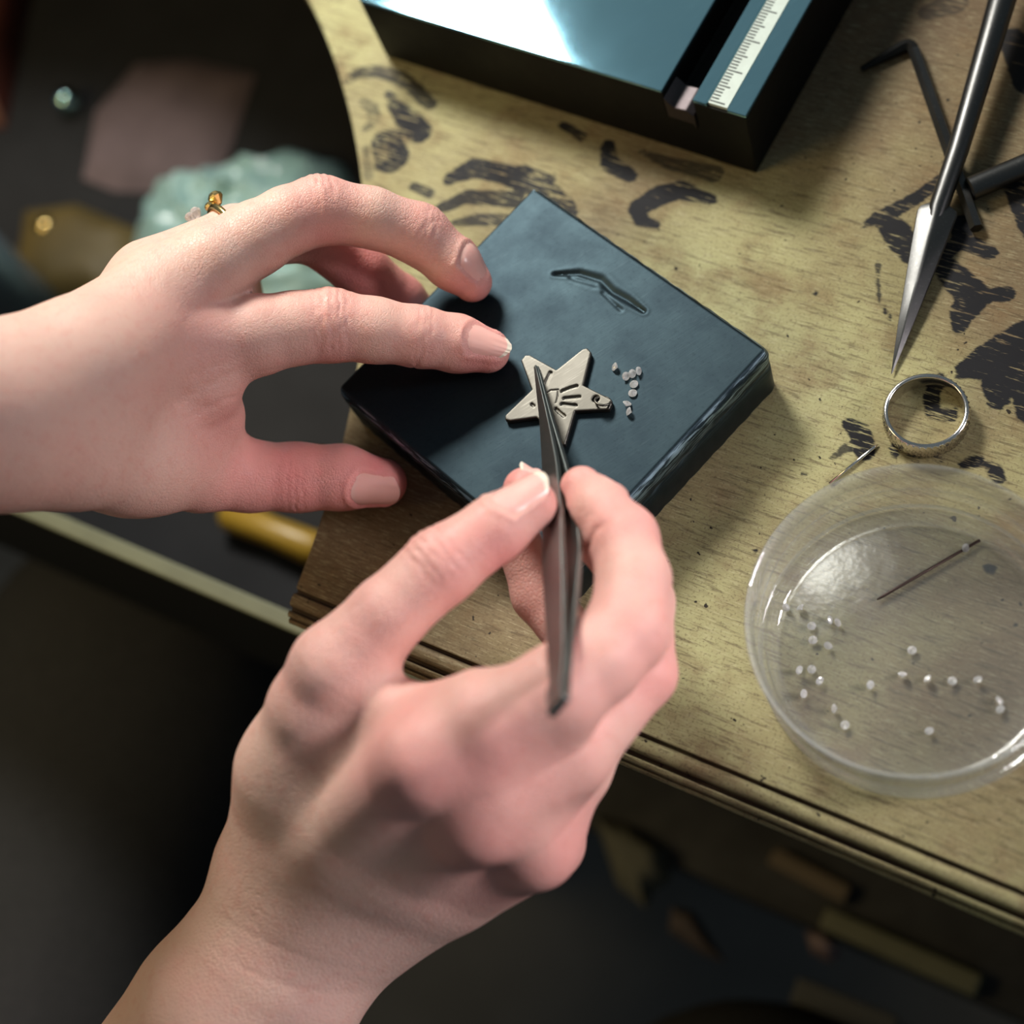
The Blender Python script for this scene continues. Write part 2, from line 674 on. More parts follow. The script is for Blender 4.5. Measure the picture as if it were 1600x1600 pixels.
# black brush strokes of the stencil, plus corner shade put in as ink, each a tapered poly-line (photo pixels, on the bench top)
STROKES = [
    ([(543, 124, 7), (562, 113, 8), (592, 111, 9), (626, 122, 10), (652, 142, 10), (672, 163, 9)], 0.72),
    ([(605, 146, 4), (620, 168, 11), (640, 190, 16), (655, 206, 17)], 0.90),
    ([(604, 222, 20), (612, 246, 23)], 0.82),
    ([(566, 158, 5), (582, 170, 8), (586, 188, 8), (572, 200, 6)], 0.55),
    ([(570, 232, 4), (576, 276, 7)], 0.40),
    ([(647, 291, 7), (672, 303, 7)], 0.75),
    ([(702, 280, 9), (738, 263, 15), (790, 272, 15), (845, 295, 13)], 0.95),
    ([(815, 264, 8), (858, 282, 8)], 0.95),
    ([(858, 300, 12), (885, 320, 11), (898, 334, 5)], 0.95),
    ([(690, 325, 8), (730, 308, 11), (805, 312, 12)], 0.78),
    ([(706, 350, 4), (745, 342, 9), (800, 345, 9)], 0.75),
    ([(950, 228, 9), (952, 255, 12), (985, 275, 9)], 0.88),
    ([(880, 196, 6), (910, 214, 6)], 0.8), ([(1000, 236, 4), (1050, 256, 9), (1115, 272, 13)], 0.6),
    ([(1112, 312, 8), (1062, 297, 14), (1024, 309, 15), (997, 325, 13), (1000, 345, 9), (1026, 352, 6)], 0.92),
    ([(1474, 279, 8), (1428, 312, 9), (1380, 338, 11), (1350, 352, 5)], 1.0),
    ([(1383, 345, 14), (1404, 368, 19), (1424, 398, 14)], 1.0),
    ([(1462, 402, 12), (1494, 436, 19), (1523, 463, 20), (1505, 488, 17), (1498, 512, 9)], 1.0),
    ([(1523, 463, 9), (1572, 460, 11)], 1.0),
    ([(1455, 412, 10), (1480, 392, 10), (1503, 376, 12), (1546, 394, 11)], 1.0),
    ([(1503, 376, 12), (1502, 348, 13)], 1.0),
    ([(1500, 575, 6), (1540, 556, 16), (1580, 540, 24), (1625, 520, 26)], 1.0),
    ([(1500, 584, 7), (1545, 578, 14), (1580, 582, 30), (1630, 590, 40)], 1.0),
    ([(1553, 604, 16), (1560, 624, 14)], 1.0), ([(1596, 622, 12), (1606, 648, 14)], 1.0),
    ([(1466, 592, 9), (1454, 622, 10), (1458, 645, 10), (1484, 650, 9), (1492, 640, 5)], 1.0),
    ([(1326, 662, 9), (1344, 676, 14), (1352, 706, 13)], 1.0), ([(1300, 716, 3), (1322, 700, 6)], 0.7),
    ([(1396, 700, 6), (1400, 712, 5)], 1.0), ([(1422, 714, 5), (1436, 718, 5)], 1.0), ([(1458, 716, 5), (1472, 718, 5)], 1.0),
    ([(1506, 724, 7), (1528, 722, 8)], 1.0), ([(1545, 728, 6), (1556, 738, 10), (1562, 748, 8)], 1.0),
    ([(1372, 412, 4), (1371, 440, 3), (1374, 465, 3)], 0.7), ([(1374, 468, 2.5), (1392, 500, 3)], 0.8),
    ([(1590, 290, 18), (1620, 340, 26), (1640, 380, 24)], 1.0),
    ([(1580, 60, 16), (1620, 120, 30)], 0.8), ([(1450, 20, 12), (1490, 5, 18)], 0.5),  # top-right corner shade, painted as dark strokes
    ([(1255, 742, 4), (1256, 743, 4)], 1.0), ([(1272, 458, 2.5), (1274, 459, 2.5)], 1.0), ([(1180, 860, 3), (1181, 861, 3)], 1.0),
    ([(1545, 888, 7), (1548, 889, 8)], 1.0), ([(1395, 600, 3), (1402, 596, 4)], 0.6),
]


def ink_field(XY):
    best = np.full(len(XY), 30.0)
    fade = np.ones(len(XY))
    for pts, f in STROKES:
        W = [(P(x, y, 0)[:2], r * depth(P(x, y, 0)) / FPX) for x, y, r in pts]
        for (a, ra), (b, rb) in zip(W[:-1], W[1:]):
            ba = b - a
            q = XY - a
            h = np.clip(q @ ba / max(ba @ ba, 1e-6), 0, 1)
            d = np.hypot(*(q - h[:, None] * ba).T) - (ra + (rb - ra) * h) * 1.25
            m = d < best
            best[m] = d[m]
            fade[m] = min(1.0, f * 1.22)
    return best, fade


# top surface: a polar net around the bay, clipped by the straight edges
def bench_top():
    rho = np.concatenate([np.arange(0, 330, 1.3), np.arange(330, 900, 30)])
    th0, th1 = math.radians(-75), math.radians(110)
    th = np.linspace(th0, th1, 760)
    rr, tt = np.meshgrid(BAY_R + rho, th, indexing='ij')
    V = np.stack([BAY_C[0] + rr * np.cos(tt), BAY_C[1] + rr * np.sin(tt), 0 * rr], -1).reshape(-1, 3)
    n, m = len(rho), len(th)
    i = np.arange(n - 1)[:, None] * m + np.arange(m - 1)[None]
    Q = np.stack([i, i + m, i + m + 1, i + 1], -1).reshape(-1, 4)
    inside = (V - EDGE_A) @ EDGE_N
    s = (V - EDGE_A) @ EDGE_E
    keep = ((inside[Q] > -4).any(1)) & ((inside[Q] < 520).all(1)) & ((s[Q] < 420).all(1)) & ((s[Q] > -560).all(1))
    Q = Q[keep]
    used, inv = np.unique(Q, return_inverse=True)
    V, Q = V[used], inv.reshape(-1, 4)
    bm = bmesh.new()
    vs = [bm.verts.new(v) for v in V]
    for q in Q:
        bm.faces.new([vs[k] for k in q])
    bmesh.ops.bisect_plane(bm, geom=bm.verts[:] + bm.edges[:] + bm.faces[:], plane_co=Vector(EDGE_A + EDGE_N * 7.6), plane_no=Vector(-EDGE_N), clear_outer=True)
    # the thickness: let the rim fall 18 mm
    be = [e for e in bm.edges if e.is_boundary]
    ex = bmesh.ops.extrude_edge_only(bm, edges=be)
    for v in [g for g in ex['geom'] if isinstance(g, bmesh.types.BMVert)]:
        v.co.z -= 18
    bm.verts.ensure_lookup_table()
    bm.verts.index_update()
    V = np.array([v.co[:] for v in bm.verts])
    Fc = [[v.index for v in f.verts] for f in bm.faces]
    bm.free()
    return V, Fc


V, Fc = bench_top()
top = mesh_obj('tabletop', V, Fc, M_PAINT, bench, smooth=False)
fix_normals(top)
ink, fade = ink_field(V[:, :2])
attr(top, 'ink', ink)
attr(top, 'fade', fade)
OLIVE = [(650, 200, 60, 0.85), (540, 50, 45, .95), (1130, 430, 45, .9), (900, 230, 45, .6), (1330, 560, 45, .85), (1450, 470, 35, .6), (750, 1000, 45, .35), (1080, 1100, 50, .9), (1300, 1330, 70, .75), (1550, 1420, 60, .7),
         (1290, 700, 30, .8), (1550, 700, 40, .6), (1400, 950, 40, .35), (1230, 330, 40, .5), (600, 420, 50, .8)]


def zone(XYZ):  # olive paint zones; the darker brown between them also paints in the lamp's falloff
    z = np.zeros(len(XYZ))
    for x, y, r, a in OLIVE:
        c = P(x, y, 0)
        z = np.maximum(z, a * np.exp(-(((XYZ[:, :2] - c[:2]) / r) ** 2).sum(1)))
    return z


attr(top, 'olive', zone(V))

# moulded front edge: profile (distance from the edge line inwards, height)
# third value: dark brown tone, full in the grooves and on the lower face
prof = [(7.6, 0, 0), (7.3, -0.1, .3), (7.1, -1.2, 1), (6.5, -1.3, 1), (6.2, -0.4, .5), (5.7, 0.05, 0), (4.6, 0.15, 0), (3.4, -0.3, 0), (2.9, -1.0, .2), (2.8, -3.0, 1), (1.9, -3.2, 1), (1.7, -2.2, .5), (1.3, -1.9, 0), (0.6, -2.3, 0),
        (0.3, -3.0, .3), (0.5, -4.2, 1), (0.2, -4.3, .8), (-0.1, -3.9, 0), (-0.6, -4.4, 0), (-0.8, -5.4, 0), (-0.4, -6.8, .5), (1.6, -7.5, 1), (1.6, -18, 1), (7.6, -18, 1)]
groove_dark = [q[2] for q in prof]
prof = [q[:2] for q in prof]
L0, L1 = -1.5, 420
V, Fc = [], []
ns = 60
for i in range(ns + 1):
    s = L0 + (L1 - L0) * i / ns
    for d, z in prof:
        V.append(EDGE_A + EDGE_E * s + EDGE_N * d + np.array([0, 0, z]))
k = len(prof)
for i in range(ns):
    for j in range(k - 1):
        Fc.append((i * k + j, i * k + j + 1, (i + 1) * k + j + 1, (i + 1) * k + j))
Fc.append(tuple(range(k)))
Fc.append(tuple(range(ns * k, ns * k + k))[::-1])
mo = mesh_obj('edge_moulding', V, Fc, M_PAINT2, bench)
attr(mo, 'groove_dark', groove_dark * (ns + 1))
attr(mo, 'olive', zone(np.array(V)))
fix_normals(mo, 40)
mo['label'] = 'grooved moulding along the front edge'
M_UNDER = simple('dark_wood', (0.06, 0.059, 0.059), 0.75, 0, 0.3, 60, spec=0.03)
# carcase under the top: side cheek, lower shelf, legs
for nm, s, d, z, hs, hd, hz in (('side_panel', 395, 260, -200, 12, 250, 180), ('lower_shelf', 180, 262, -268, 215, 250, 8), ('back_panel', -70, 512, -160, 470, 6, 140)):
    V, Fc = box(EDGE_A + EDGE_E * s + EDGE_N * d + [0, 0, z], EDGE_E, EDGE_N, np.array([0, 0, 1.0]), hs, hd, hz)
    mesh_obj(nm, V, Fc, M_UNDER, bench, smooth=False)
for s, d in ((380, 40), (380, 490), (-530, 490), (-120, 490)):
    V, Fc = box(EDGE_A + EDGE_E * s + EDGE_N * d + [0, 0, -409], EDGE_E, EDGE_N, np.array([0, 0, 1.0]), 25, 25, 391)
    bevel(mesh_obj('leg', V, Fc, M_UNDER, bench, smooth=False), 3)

ZV = np.array([0, 0, 1.0])
# ------------------------------------------------------------------ slotted steel gauge with inlaid rule
GQ = np.array([102.8, 232.4, 0.0])
GU = unit([-0.52, 0.855, 0])
GV = np.array([GU[1], -GU[0], 0.0])


def gp(u, v, z):
    return GQ + GU * u + GV * v + np.array([0, 0, z])


def gbox(u0, u1, v0, v1, z0, z1):
    return box(gp((u0 + u1) / 2, (v0 + v1) / 2, (z0 + z1) / 2), GU, GV, ZV, abs(u1 - u0) / 2, abs(v1 - v0) / 2, abs(z1 - z0) / 2)


gauge = empty('machinist_gauge', gp(60, 60, 0), 'heavy slotted steel machinist block with a white rule let into its rail', 'gauge block')
# body: section across u with the open slot between rail and table, extruded along v
sec = [(0, 0), (0, 24.0), (15.2, 24.0), (15.2, 15.0), (24.0, 15.0), (24.0, 24.0), (121.2, 24.0), (121.2, 0)]
V = [gp(u, v, z) for v in (0, 150) for u, z in sec]
k = len(sec)
Fc = [tuple(range(k)), tuple(range(2 * k - 1, k - 1, -1))] + [(i, (i + 1) % k, k + (i + 1) % k, k + i) for i in range(k)]
bevel(fix_normals(mesh_obj('body', V, Fc, M_DARKSTEEL, gauge, smooth=False)), 0.5)
V, Fc = gbox(24.2, 121.2, 0, 150, 24.0, 25.0)
bevel(mesh_obj('top_plate', V, Fc, M_GAUGE, gauge, smooth=False), 0.25)
V, Fc = gbox(11.2, 15.2, 0, 150, 24.0, 25.2)
bevel(mesh_obj('rail', V, Fc, M_GAUGE, gauge, smooth=False), 0.3)
V, Fc = gbox(0, 5.4, 0, 150, 24.0, 25.2)
bevel(mesh_obj('rail', V, Fc, M_GAUGE, gauge, smooth=False), 0.3)
V, Fc = gbox(5.6, 11.0, 0.8, 150, 24.0, 25.0)
M_RULE = simple('white_rule', (0.50, 0.58, 0.55), 0.45, 0, 0.08, 500)
M_INKB = simple('rule_ink', (0.02, 0.03, 0.03), 0.6)
rule = mesh_obj('rule', V, Fc, M_RULE, gauge, smooth=False)
rule['label'] = 'white graduated scale strip'
tick = {}
for i in range(48):
    ln = 4.2 if i % 10 == 0 else (3.2 if i % 5 == 0 else 2.1)
    key = ln
    c = gp(10.9 - ln / 2, 1.6 + i * 1.0, 25.03)
    if key not in tick:
        V, Fc = box(c, GU, GV, ZV, ln / 2, 0.2, 0.04)
        o = mesh_obj('graduation', V, Fc, M_INKB, rule, smooth=False)
        o.data.transform(Matrix.Translation(Vector((org(gauge) - c) * S)))
        o.location = (c - org(gauge)) * S
        tick[key] = o
    else:
        o = tick[key].copy()
        col.objects.link(o)
        o.location = (c - org(gauge)) * S
# bright wedge foot seated in the slot mouth
V = [gp(u, v, z) for v in (-0.6, 7) for u, z in ((23.6, 15.2), (16.2, 15.2), (15.4, 13.0), (15.4, 19), (17.5, 20.5), (21, 20.0), (23.8, 23))]
Fc = [tuple(range(7)), tuple(range(13, 6, -1))] + [(i, (i + 1) % 7, 7 + (i + 1) % 7, 7 + i) for i in range(7)]
bevel(fix_normals(mesh_obj('slot_key', V, Fc, steel('key_steel', (0.10, 0.085, 0.09), 0.5), gauge, smooth=False)), 0.3)

# ------------------------------------------------------------------ steel bench block
BA, BB, BC, BD = [P(x, y, 19)[:2] for x, y in ((827, 299), (1198, 542), (880, 905), (530, 595))]
bcen = (BA + BB + BC + BD) / 4
bx = unit((BB - BA) + (BC - BD))
by = np.array([-bx[1], bx[0]])
hx = 0.25 * (np.linalg.norm(BB - BA) + np.linalg.norm(BC - BD)) - 0.6
hy = 0.25 * (np.linalg.norm(BD - BA) + np.linalg.norm(BC - BB)) + 0.6
BLOCK_TOP = 19.0


def seg2(Q, pts):
    d = None
    for (a, ra), (b, rb) in zip(pts[:-1], pts[1:]):
        ba = b - a
        q = Q - a
        h = np.clip(q @ ba / (ba @ ba), 0, 1)
        e = np.hypot(*(q - h[:, None] * ba).T) / (ra + (rb - ra) * h)
        d = e if d is None else np.minimum(d, e)
    return d


def blkpts(l):
    return [(P(x, y, 19)[:2], r) for x, y, r in l]


DENT1 = blkpts([(866, 428, 0.45), (905, 427, 0.8), (938, 437, 1.05), (956, 455, 1.0), (980, 468, 0.9), (1006, 486, 0.5)])
DENT2 = blkpts([(892, 434, 0.6), (930, 445, 0.8)])
DENT3 = blkpts([(942, 458, 0.5), (970, 484, 0.5)])


def block_mesh():
    n = 210
    us = np.linspace(-1, 1, n)
    gx, gy = np.meshgrid(us, us, indexing='ij')
    # squircle-rounded corners
    r = 2.0
    X, Y = gx * hx, gy * hy
    cx, cy = np.clip(X, -(hx - r), hx - r), np.clip(Y, -(hy - r), hy - r)
    dx, dy = X - cx, Y - cy
    corner = (np.abs(dx) > 0) & (np.abs(dy) > 0)
    l = np.hypot(dx, dy)
    mx = np.maximum(np.abs(dx), np.abs(dy))
    f = np.where(corner & (l > 0), mx / np.maximum(l, 1e-9), 1)
    X, Y = cx + dx * f, cy + dy * f
    W = bcen + X[..., None] * bx + Y[..., None] * by
    Q = W.reshape(-1, 2)
    z = np.full(len(Q), BLOCK_TOP)
    for pts, dp in ((DENT1, 0.62), (DENT2, 0.3), (DENT3, 0.25)):
        e = seg2(Q, pts)
        z -= dp * np.exp(-e ** 2 * 1.2)
        z += 0.12 * dp * np.exp(-((e - 2.2) / 0.8) ** 2)
    # edge wear and rounding
    ed = np.minimum(hx - np.abs(X), hy - np.abs(Y)).reshape(-1)
    z -= 0.7 * np.exp(-(ed / 0.35) ** 2)
    V = np.c_[Q, z]
    i = np.arange(n - 1)[:, None] * n + np.arange(n - 1)[None]
    F = np.stack([i, i + n, i + n + 1, i + 1], -1).reshape(-1, 4).tolist()
    ring = [i * n for i in range(n)] + [(n - 1) * n + j for j in range(1, n)] + [i * n + n - 1 for i in range(n - 2, -1, -1)] + [j for j in range(n - 2, 0, -1)]
    V = list(map(tuple, V))
    prev = ring
    outs = [0.55, 0.75, 0.75, 0.75, 0.45, 0.75, 0.75, 0.75, 0.3]
    zs = [BLOCK_TOP - 1.6, BLOCK_TOP - 2.6, BLOCK_TOP - 5, BLOCK_TOP - 6, BLOCK_TOP - 6.5, BLOCK_TOP - 7.1, 8, 1.2, 0.02]
    c2 = bcen
    for o, zz in zip(outs, zs):
        cur = []
        for kk, ri in enumerate(ring):
            p = np.array(V[ri][:2])
            dloc = p - c2
            a, b = dloc @ bx, dloc @ by
            nrm = unit(np.array([max(abs(a) - (hx - r), 0) * np.sign(a), max(abs(b) - (hy - r), 0) * np.sign(b)]) + 1e-9)
            w = 0.12 * math.sin(kk * 0.37 + zz) * math.sin(kk * 0.11)
            q = p + (bx * nrm[0] + by * nrm[1]) * (o + w)
            cur.append(len(V))
            V.append((q[0], q[1], zz))
        for kk in range(len(ring)):
            k2 = (kk + 1) % len(ring)
            F.append((prev[kk], prev[k2], cur[k2], cur[kk]))
        prev = cur
    F.append(tuple(prev))
    V = np.array(V)
    worn = np.zeros(len(V))
    worn[ring] = 1
    nr = len(ring)
    top_n = n * n
    for k_, w_ in enumerate((1.0, 0.9, 0.55, 0.35, 0.2, 0.1)):
        worn[top_n + k_ * nr:top_n + (k_ + 1) * nr] = w_
    return V, F, worn


V, Fc, worn = block_mesh()
blk = mesh_obj('bench_block', V, Fc, M_BLOCK)
attr(blk, 'worn', worn)
fix_normals(blk, 35)
tag(blk, 'square blued steel bench block with a crooked gouge in its top', 'bench block')

# ------------------------------------------------------------------ star pendant (engraved plate with a jump ring)
SZ0, SZ1 = BLOCK_TOP + 0.05, BLOCK_TOP + 1.75
SZ = SZ1


def sp(x, y):
    return P(740 + x * .1875, 500 + y * .1875, SZ)[:2]


STAR = np.array([sp(*q) for q in ((430, 290), (470, 290), (690, 412), (905, 240), (945, 230), (982, 268), (915, 540), (1152, 660), (1152, 700), (1130, 745), (845, 760), (765, 1035), (745, 1042), (640, 900), (520, 812), (300, 842), (262, 830), (258, 795), (482, 580), (392, 335))])


def poly_sdf(Q, poly):
    d = np.full(len(Q), 1e9)
    s = np.ones(len(Q))
    n = len(poly)
    for i in range(n):
        a, b = poly[i], poly[i - 1]
        e = b - a
        w = Q - a
        bb = w - e * np.clip(w @ e / (e @ e), 0, 1)[:, None]
        d = np.minimum(d, (bb ** 2).sum(1))
        c1 = Q[:, 1] >= a[1]
        c2 = Q[:, 1] < b[1]
        c3 = e[0] * w[:, 1] > e[1] * w[:, 0]
        fl_ = (c1 & c2 & c3) | (~c1 & ~c2 & ~c3)
        s = np.where(fl_, -s, s)
    return s * np.sqrt(d)


ENG = [[(640, 440), (612, 500), (598, 530)], [(735, 592), (800, 565), (860, 548)], [(755, 652), (880, 640)], [(735, 700), (850, 712)], [(685, 740), (720, 772), (755, 800)],
       [(485, 700), (500, 715)]]
ENGW = [0.55, 0.42, 0.5, 0.5, 0.45, 0.4]
FINE = [[(612, 605), (640, 585), (705, 580), (700, 640), (685, 690)]]
HOLE = sp(1018, 655)


def star_fn(X):
    Q = X[:, :2].astype(float)
    d2 = poly_sdf(Q, STAR) + 0.05
    d2 = np.maximum(d2, 0.85 - np.hypot(*(Q - HOLE).T))
    zc, hz = (SZ0 + SZ1) / 2, (SZ1 - SZ0) / 2
    dz = np.abs(X[:, 2] - zc) - hz
    a, b = d2 + 0.3, dz + 0.3
    d = np.hypot(np.maximum(a, 0), np.maximum(b, 0)) + np.minimum(np.maximum(a, b), 0) - 0.3
    top = X[:, 2] - SZ1
    for pts, w in zip(ENG, ENGW):
        l = [(sp(*q), 1.0) for q in pts]
        e = seg2(Q, l) - w
        g = np.hypot(np.maximum(e, 0), top) if False else np.maximum(e, -(top + 0.55))
        d = np.maximum(d, -smin(-g, np.full_like(g, 9), 0)) if False else np.maximum(d, -g)
    for pts in FINE:
        e = seg2(Q, [(sp(*q), 1.0) for q in pts]) - 0.12
        d = np.maximum(d, -np.maximum(e, -(top + 0.25)))
    return d.astype(np.float32)


star = empty('star_pendant', (*STAR.mean(0), BLOCK_TOP), 'brushed silver star pendant stamped with dashes lying on the steel block', 'pendant')
lo, hi = STAR.min(0) - 0.6, STAR.max(0) + 0.6
V, Q = surface_nets(star_fn, (*lo, SZ0 - 0.4), (*hi, SZ1 + 0.4), 0.17)
pl = mesh_obj('star_plate', V, Q, M_SILVER, star)
pl.data.set_sharp_from_angle(angle=math.radians(50))
# jump ring through the hole, leaning on the point
jr_c = np.array([*((HOLE + sp(1135, 700)) / 2), SZ + 0.15])
ax = unit(np.array([*(sp(1135, 700) - HOLE), 0]))
path = [jr_c + 1.85 * (math.cos(t) * ax + math.sin(t) * unit(ZV * 0.55 + np.array([ax[1], -ax[0], 0]) * 0.83)) for t in np.linspace(0, 2 * math.pi, 33)]
V, Fc = tube(path, 0.32, 10, False)
mesh_obj('jump_ring', V, Fc, M_SILVER, star)

# ------------------------------------------------------------------ clear cut stones
def gem_mesh(r=0.9):
    n = 8
    V, Fc = [], []
    for k in range(n):
        a = 2 * math.pi * k / n
        V.append((0.55 * r * math.cos(a), 0.55 * r * math.sin(a), 0.34 * r))
    for k in range(2 * n):
        a = 2 * math.pi * (k - 0.5) / (2 * n) + math.pi / (2 * n)
        V.append((r * math.cos(a), r * math.sin(a), 0.04 * r))
    for k in range(2 * n):
        a = 2 * math.pi * k / (2 * n)
        V.append((r * math.cos(a), r * math.sin(a), -0.04 * r))
    V.append((0, 0, -0.86 * r))
    T = len(V) - 1
    Fc.append(tuple(range(n)))
    for k in range(n):
        g = n + 2 * k
        Fc.append((k, n + (2 * k - 1) % (2 * n), g))
        Fc.append((k, g, n + (2 * k + 1) % (2 * n)))
        Fc.append((k, n + (2 * k + 1) % (2 * n), (k + 1) % n))
    for k in range(2 * n):
        k2 = (k + 1) % (2 * n)
        Fc.append((n + k, 3 * n + k, 3 * n + k2, n + k2))
    for k in range(n):
        a, b, c = 3 * n + 2 * k, 3 * n + (2 * k + 1) % (2 * n), 3 * n + (2 * k + 2) % (2 * n)
        Fc.append((a, T, c, b))
    me = bpy.data.meshes.new('cut_stone')
    me.from_pydata([(x * S, y * S, z * S) for x, y, z in V], [], Fc)
    me.materials.append(M_GEM)
    me.update()
    bm = bmesh.new()
    bm.from_mesh(me)
    bmesh.ops.recalc_face_normals(bm, faces=bm.faces)
    bm.to_mesh(me)
    bm.free()
    return me


GEM = gem_mesh(1.08)


def gem(x, y, z, label, group, sc=1.0):
    o = bpy.data.objects.new('cut_stone', GEM)
    col.objects.link(o)
    tilt = random.uniform(0.75, 1.15) if random.random() < .6 else math.pi + random.uniform(-.12, .12)
    az = random.uniform(0, 6.28)
    R = (Matrix.Rotation(az, 3, 'Z') @ Matrix.Rotation(tilt, 3, 'X') @ Matrix.Rotation(random.uniform(0, 6), 3, 'Z'))
    o.rotation_euler = R.to_euler()
    o.scale = (sc, sc, sc)
    low = min((R @ v.co).z for v in GEM.vertices) * sc / S
    o.location = m3(P(x, y, z + 0.8) * [1, 1, 0] + [0, 0, z - low + 0.01])
    return tag(o, label, 'gemstone', group)


ON = 'tiny clear cut stone on the steel block, '
for lab, pts in (('lying alone beyond the huddle', ((960, 573),)), ('one of four huddled together', ((978, 588), (988, 584), (998, 580), (990, 599))),
                 ('alone between huddle and pair', ((988, 613),)), ('one of the touching pair', ((980, 630), (982, 643)))):
    for x, y in pts:
        gem(x, y, BLOCK_TOP, ON + lab, 'clear stones on the steel block')

# ------------------------------------------------------------------ clear plastic dish
DB = P(1427, 1012, 0)
D_C = np.array([DB[0], DB[1], 0.02])
DISH_R, DISH_H = 35.4, 22.5
prof = [(0, 0.9), (24, 0.9), (29.5, 0.95), (31.0, 1.3), (32.0, 2.6), (32.9, 7), (32.7, 7.5), (33.2, 8.2), (33.6, 10.2), (34.2, 10.4), (34.1, 13), (33.8, 13.5), (34.3, 14.2), (34.5, 18), (34.2, 18.5), (34.9, 21.8), (35.1, 22.5), (35.7, 22.7), (36.0, 22.3), (35.9, 21.4),
        (35.4, 20.8), (35.2, 12), (34.9, 9.6), (34.4, 8.8), (33.8, 2.4), (34.9, 2.0), (35.2, 1.2), (34.8, 0.5), (33.0, 0.35), (31.6, 0.0), (30.4, 0.0), (29.8, 0.35), (0, 0.35)]
V, Fc = lathe(prof, 128, D_C)
dish = mesh_obj('plastic_dish', V, Fc, M_PLASTIC, origin=D_C)
fix_normals(dish, 60)
rad = np.hypot(V[:, 0] - D_C[0], V[:, 1] - D_C[1])
attr(dish, 'haze', np.where(rad < 30, 0.035, np.where(V[:, 2] > 20.5, 0.16, 0.075)))
attr(dish, 'polish', np.where(rad < 31, 0.30, 0.07))
tag(dish, 'round clear plastic dish holding loose cut stones', 'dish')
IN = 'tiny clear cut stone in the plastic dish, '
for lab, pts in (('lying against the dark needle', ((1509, 856),)), ('alone near the middle of the floor', ((1425, 1015),)),
                 ('one of a loose cluster', ((1228, 949), (1250, 949), (1268, 977), (1297, 969), (1309, 973), (1270, 999), (1294, 1009))),
                 ('one of a trio', ((1249, 1047), (1268, 1045), (1281, 1064), )),
                 ('one of a spaced-out row', ((1360, 1070), (1410, 1053), (1449, 1060), (1488, 1063), (1528, 1062))),
                 ('one of a pair', ((1562, 1094), (1563, 1108))),
                 ('lying against the wall', ((1452, 1142), (1303, 1107), (1320, 1132), (1256, 1084)))):
    for x, y in pts:
        gem(x, y, 0.95, IN + lab, 'clear stones in the plastic dish', 0.95)
# steel pins
a, b = P(1372, 694, 0.5), P(1296, 756, 0.5)
V, Fc = tube([a, a + (b - a) * .08, b], [0.12, 0.42, 0.42], 10)
tag(mesh_obj('pin', V, Fc, M_RINGM), 'thin bright steel pin between the ring and the dish', 'pin')
a, b = P(1370, 937, 1.25), P(1531, 844, 1.25)
V, Fc = tube([a, a + (b - a) * .05, b], [0.15, 0.36, 0.36], 10)
tag(mesh_obj('needle', V, Fc, simple('brown_metal', (0.06, 0.035, 0.03), 0.4, 0.6)), 'thin dark brown needle lying inside the plastic dish', 'needle')

# ------------------------------------------------------------------ finger ring with slanted ridges
RC = np.array([*P(1447, 641, 5.6)[:2], 0.03])
n, prof_n = 720, 24
V, Fc = [], []
for k in range(n):
    th = 2 * math.pi * k / n
    for j in range(prof_n):
        p = 2 * math.pi * j / prof_n
        cx_, cz = math.cos(p), math.sin(p)
        # D-shaped section: domed outside, flat inside
        ex = np.sign(cx_) * abs(cx_) ** 0.45 * (0.85 if cx_ > 0 else 0.55)
        ez = np.sign(cz) * abs(cz) ** 0.8 * 2.9
        if cx_ > 0.3 and abs(ez) < 2.2:
            ex += 0.24 * math.sin(th * 42 + ez * 2.6)
        V.append((RC[0] + (9.25 + ex) * math.cos(th), RC[1] + (9.25 + ex) * math.sin(th), RC[2] + 2.9 + ez))
for k in range(n):
    for j in range(prof_n):
        k2, j2 = (k + 1) % n, (j + 1) % prof_n
        Fc.append((k * prof_n + j, k2 * prof_n + j, k2 * prof_n + j2, k * prof_n + j2))
rg = fix_normals(mesh_obj('finger_ring', V, Fc, M_RINGM), 60)
tag(rg, 'silver band ring with slanted engraved ridges lying beside the scraper tip', 'ring')

# ------------------------------------------------------------------ loose tools
# hand scraper
scr = empty('hand_scraper', P(1392, 583, 0), 'long dark steel scraper with a leaf-shaped pointed blade', 'scraper')
t0 = P(1393, 584, 0.9)
t1 = P(1466, 326, 4.6)
t2 = P(1497, 235, 6.9)
t3 = P(1566, 0, 10.0)
dirb = unit(t1 - t0)
side = unit(np.cross(dirb, ZV))
nrm = np.cross(side, dirb)
V, Fc = [], []
secs = [(0, 0.12, 0.12), (0.10, 0.75, 0.5), (0.3, 1.9, 1.0), (0.55, 3.1, 1.5), (0.8, 4.3, 1.9), (0.97, 5.0, 2.1), (1.0, 4.6, 1.9), (1.03, 2.4, 1.9)]
for f, w, h in secs:
    c = t0 + (t1 - t0) * f
    for a_, b_ in ((-1, -0.15), (-0.94, 0.15), (-0.12, 0.95), (0.12, 0.95), (0.94, 0.1), (1, -0.15), (0.5, -0.45), (-0.5, -0.45)):
        V.append(c + side * w * a_ + nrm * h * b_)
for i in range(len(secs) - 1):
    for j in range(8):
        Fc.append((i * 8 + j, i * 8 + (j + 1) % 8, i * 8 + 8 + (j + 1) % 8, i * 8 + 8 + j))
Fc += [tuple(range(8)), tuple(range(len(secs) * 8 - 1, len(secs) * 8 - 9, -1))]
fix_normals(mesh_obj('blade', V, Fc, M_TOOL, scr), 25)
far = t2 + (t3 - t2) * 1.9
V, Fc = tube([t0 + (t1 - t0) * 0.72, t1, t2, t3, far], [0.6, 2.5, 2.7, 3.6, 4.2], 22)
fix_normals(mesh_obj('shaft', V, Fc, M_TOOL, scr), 50)
hd = far + unit(t3 - t2) * 60
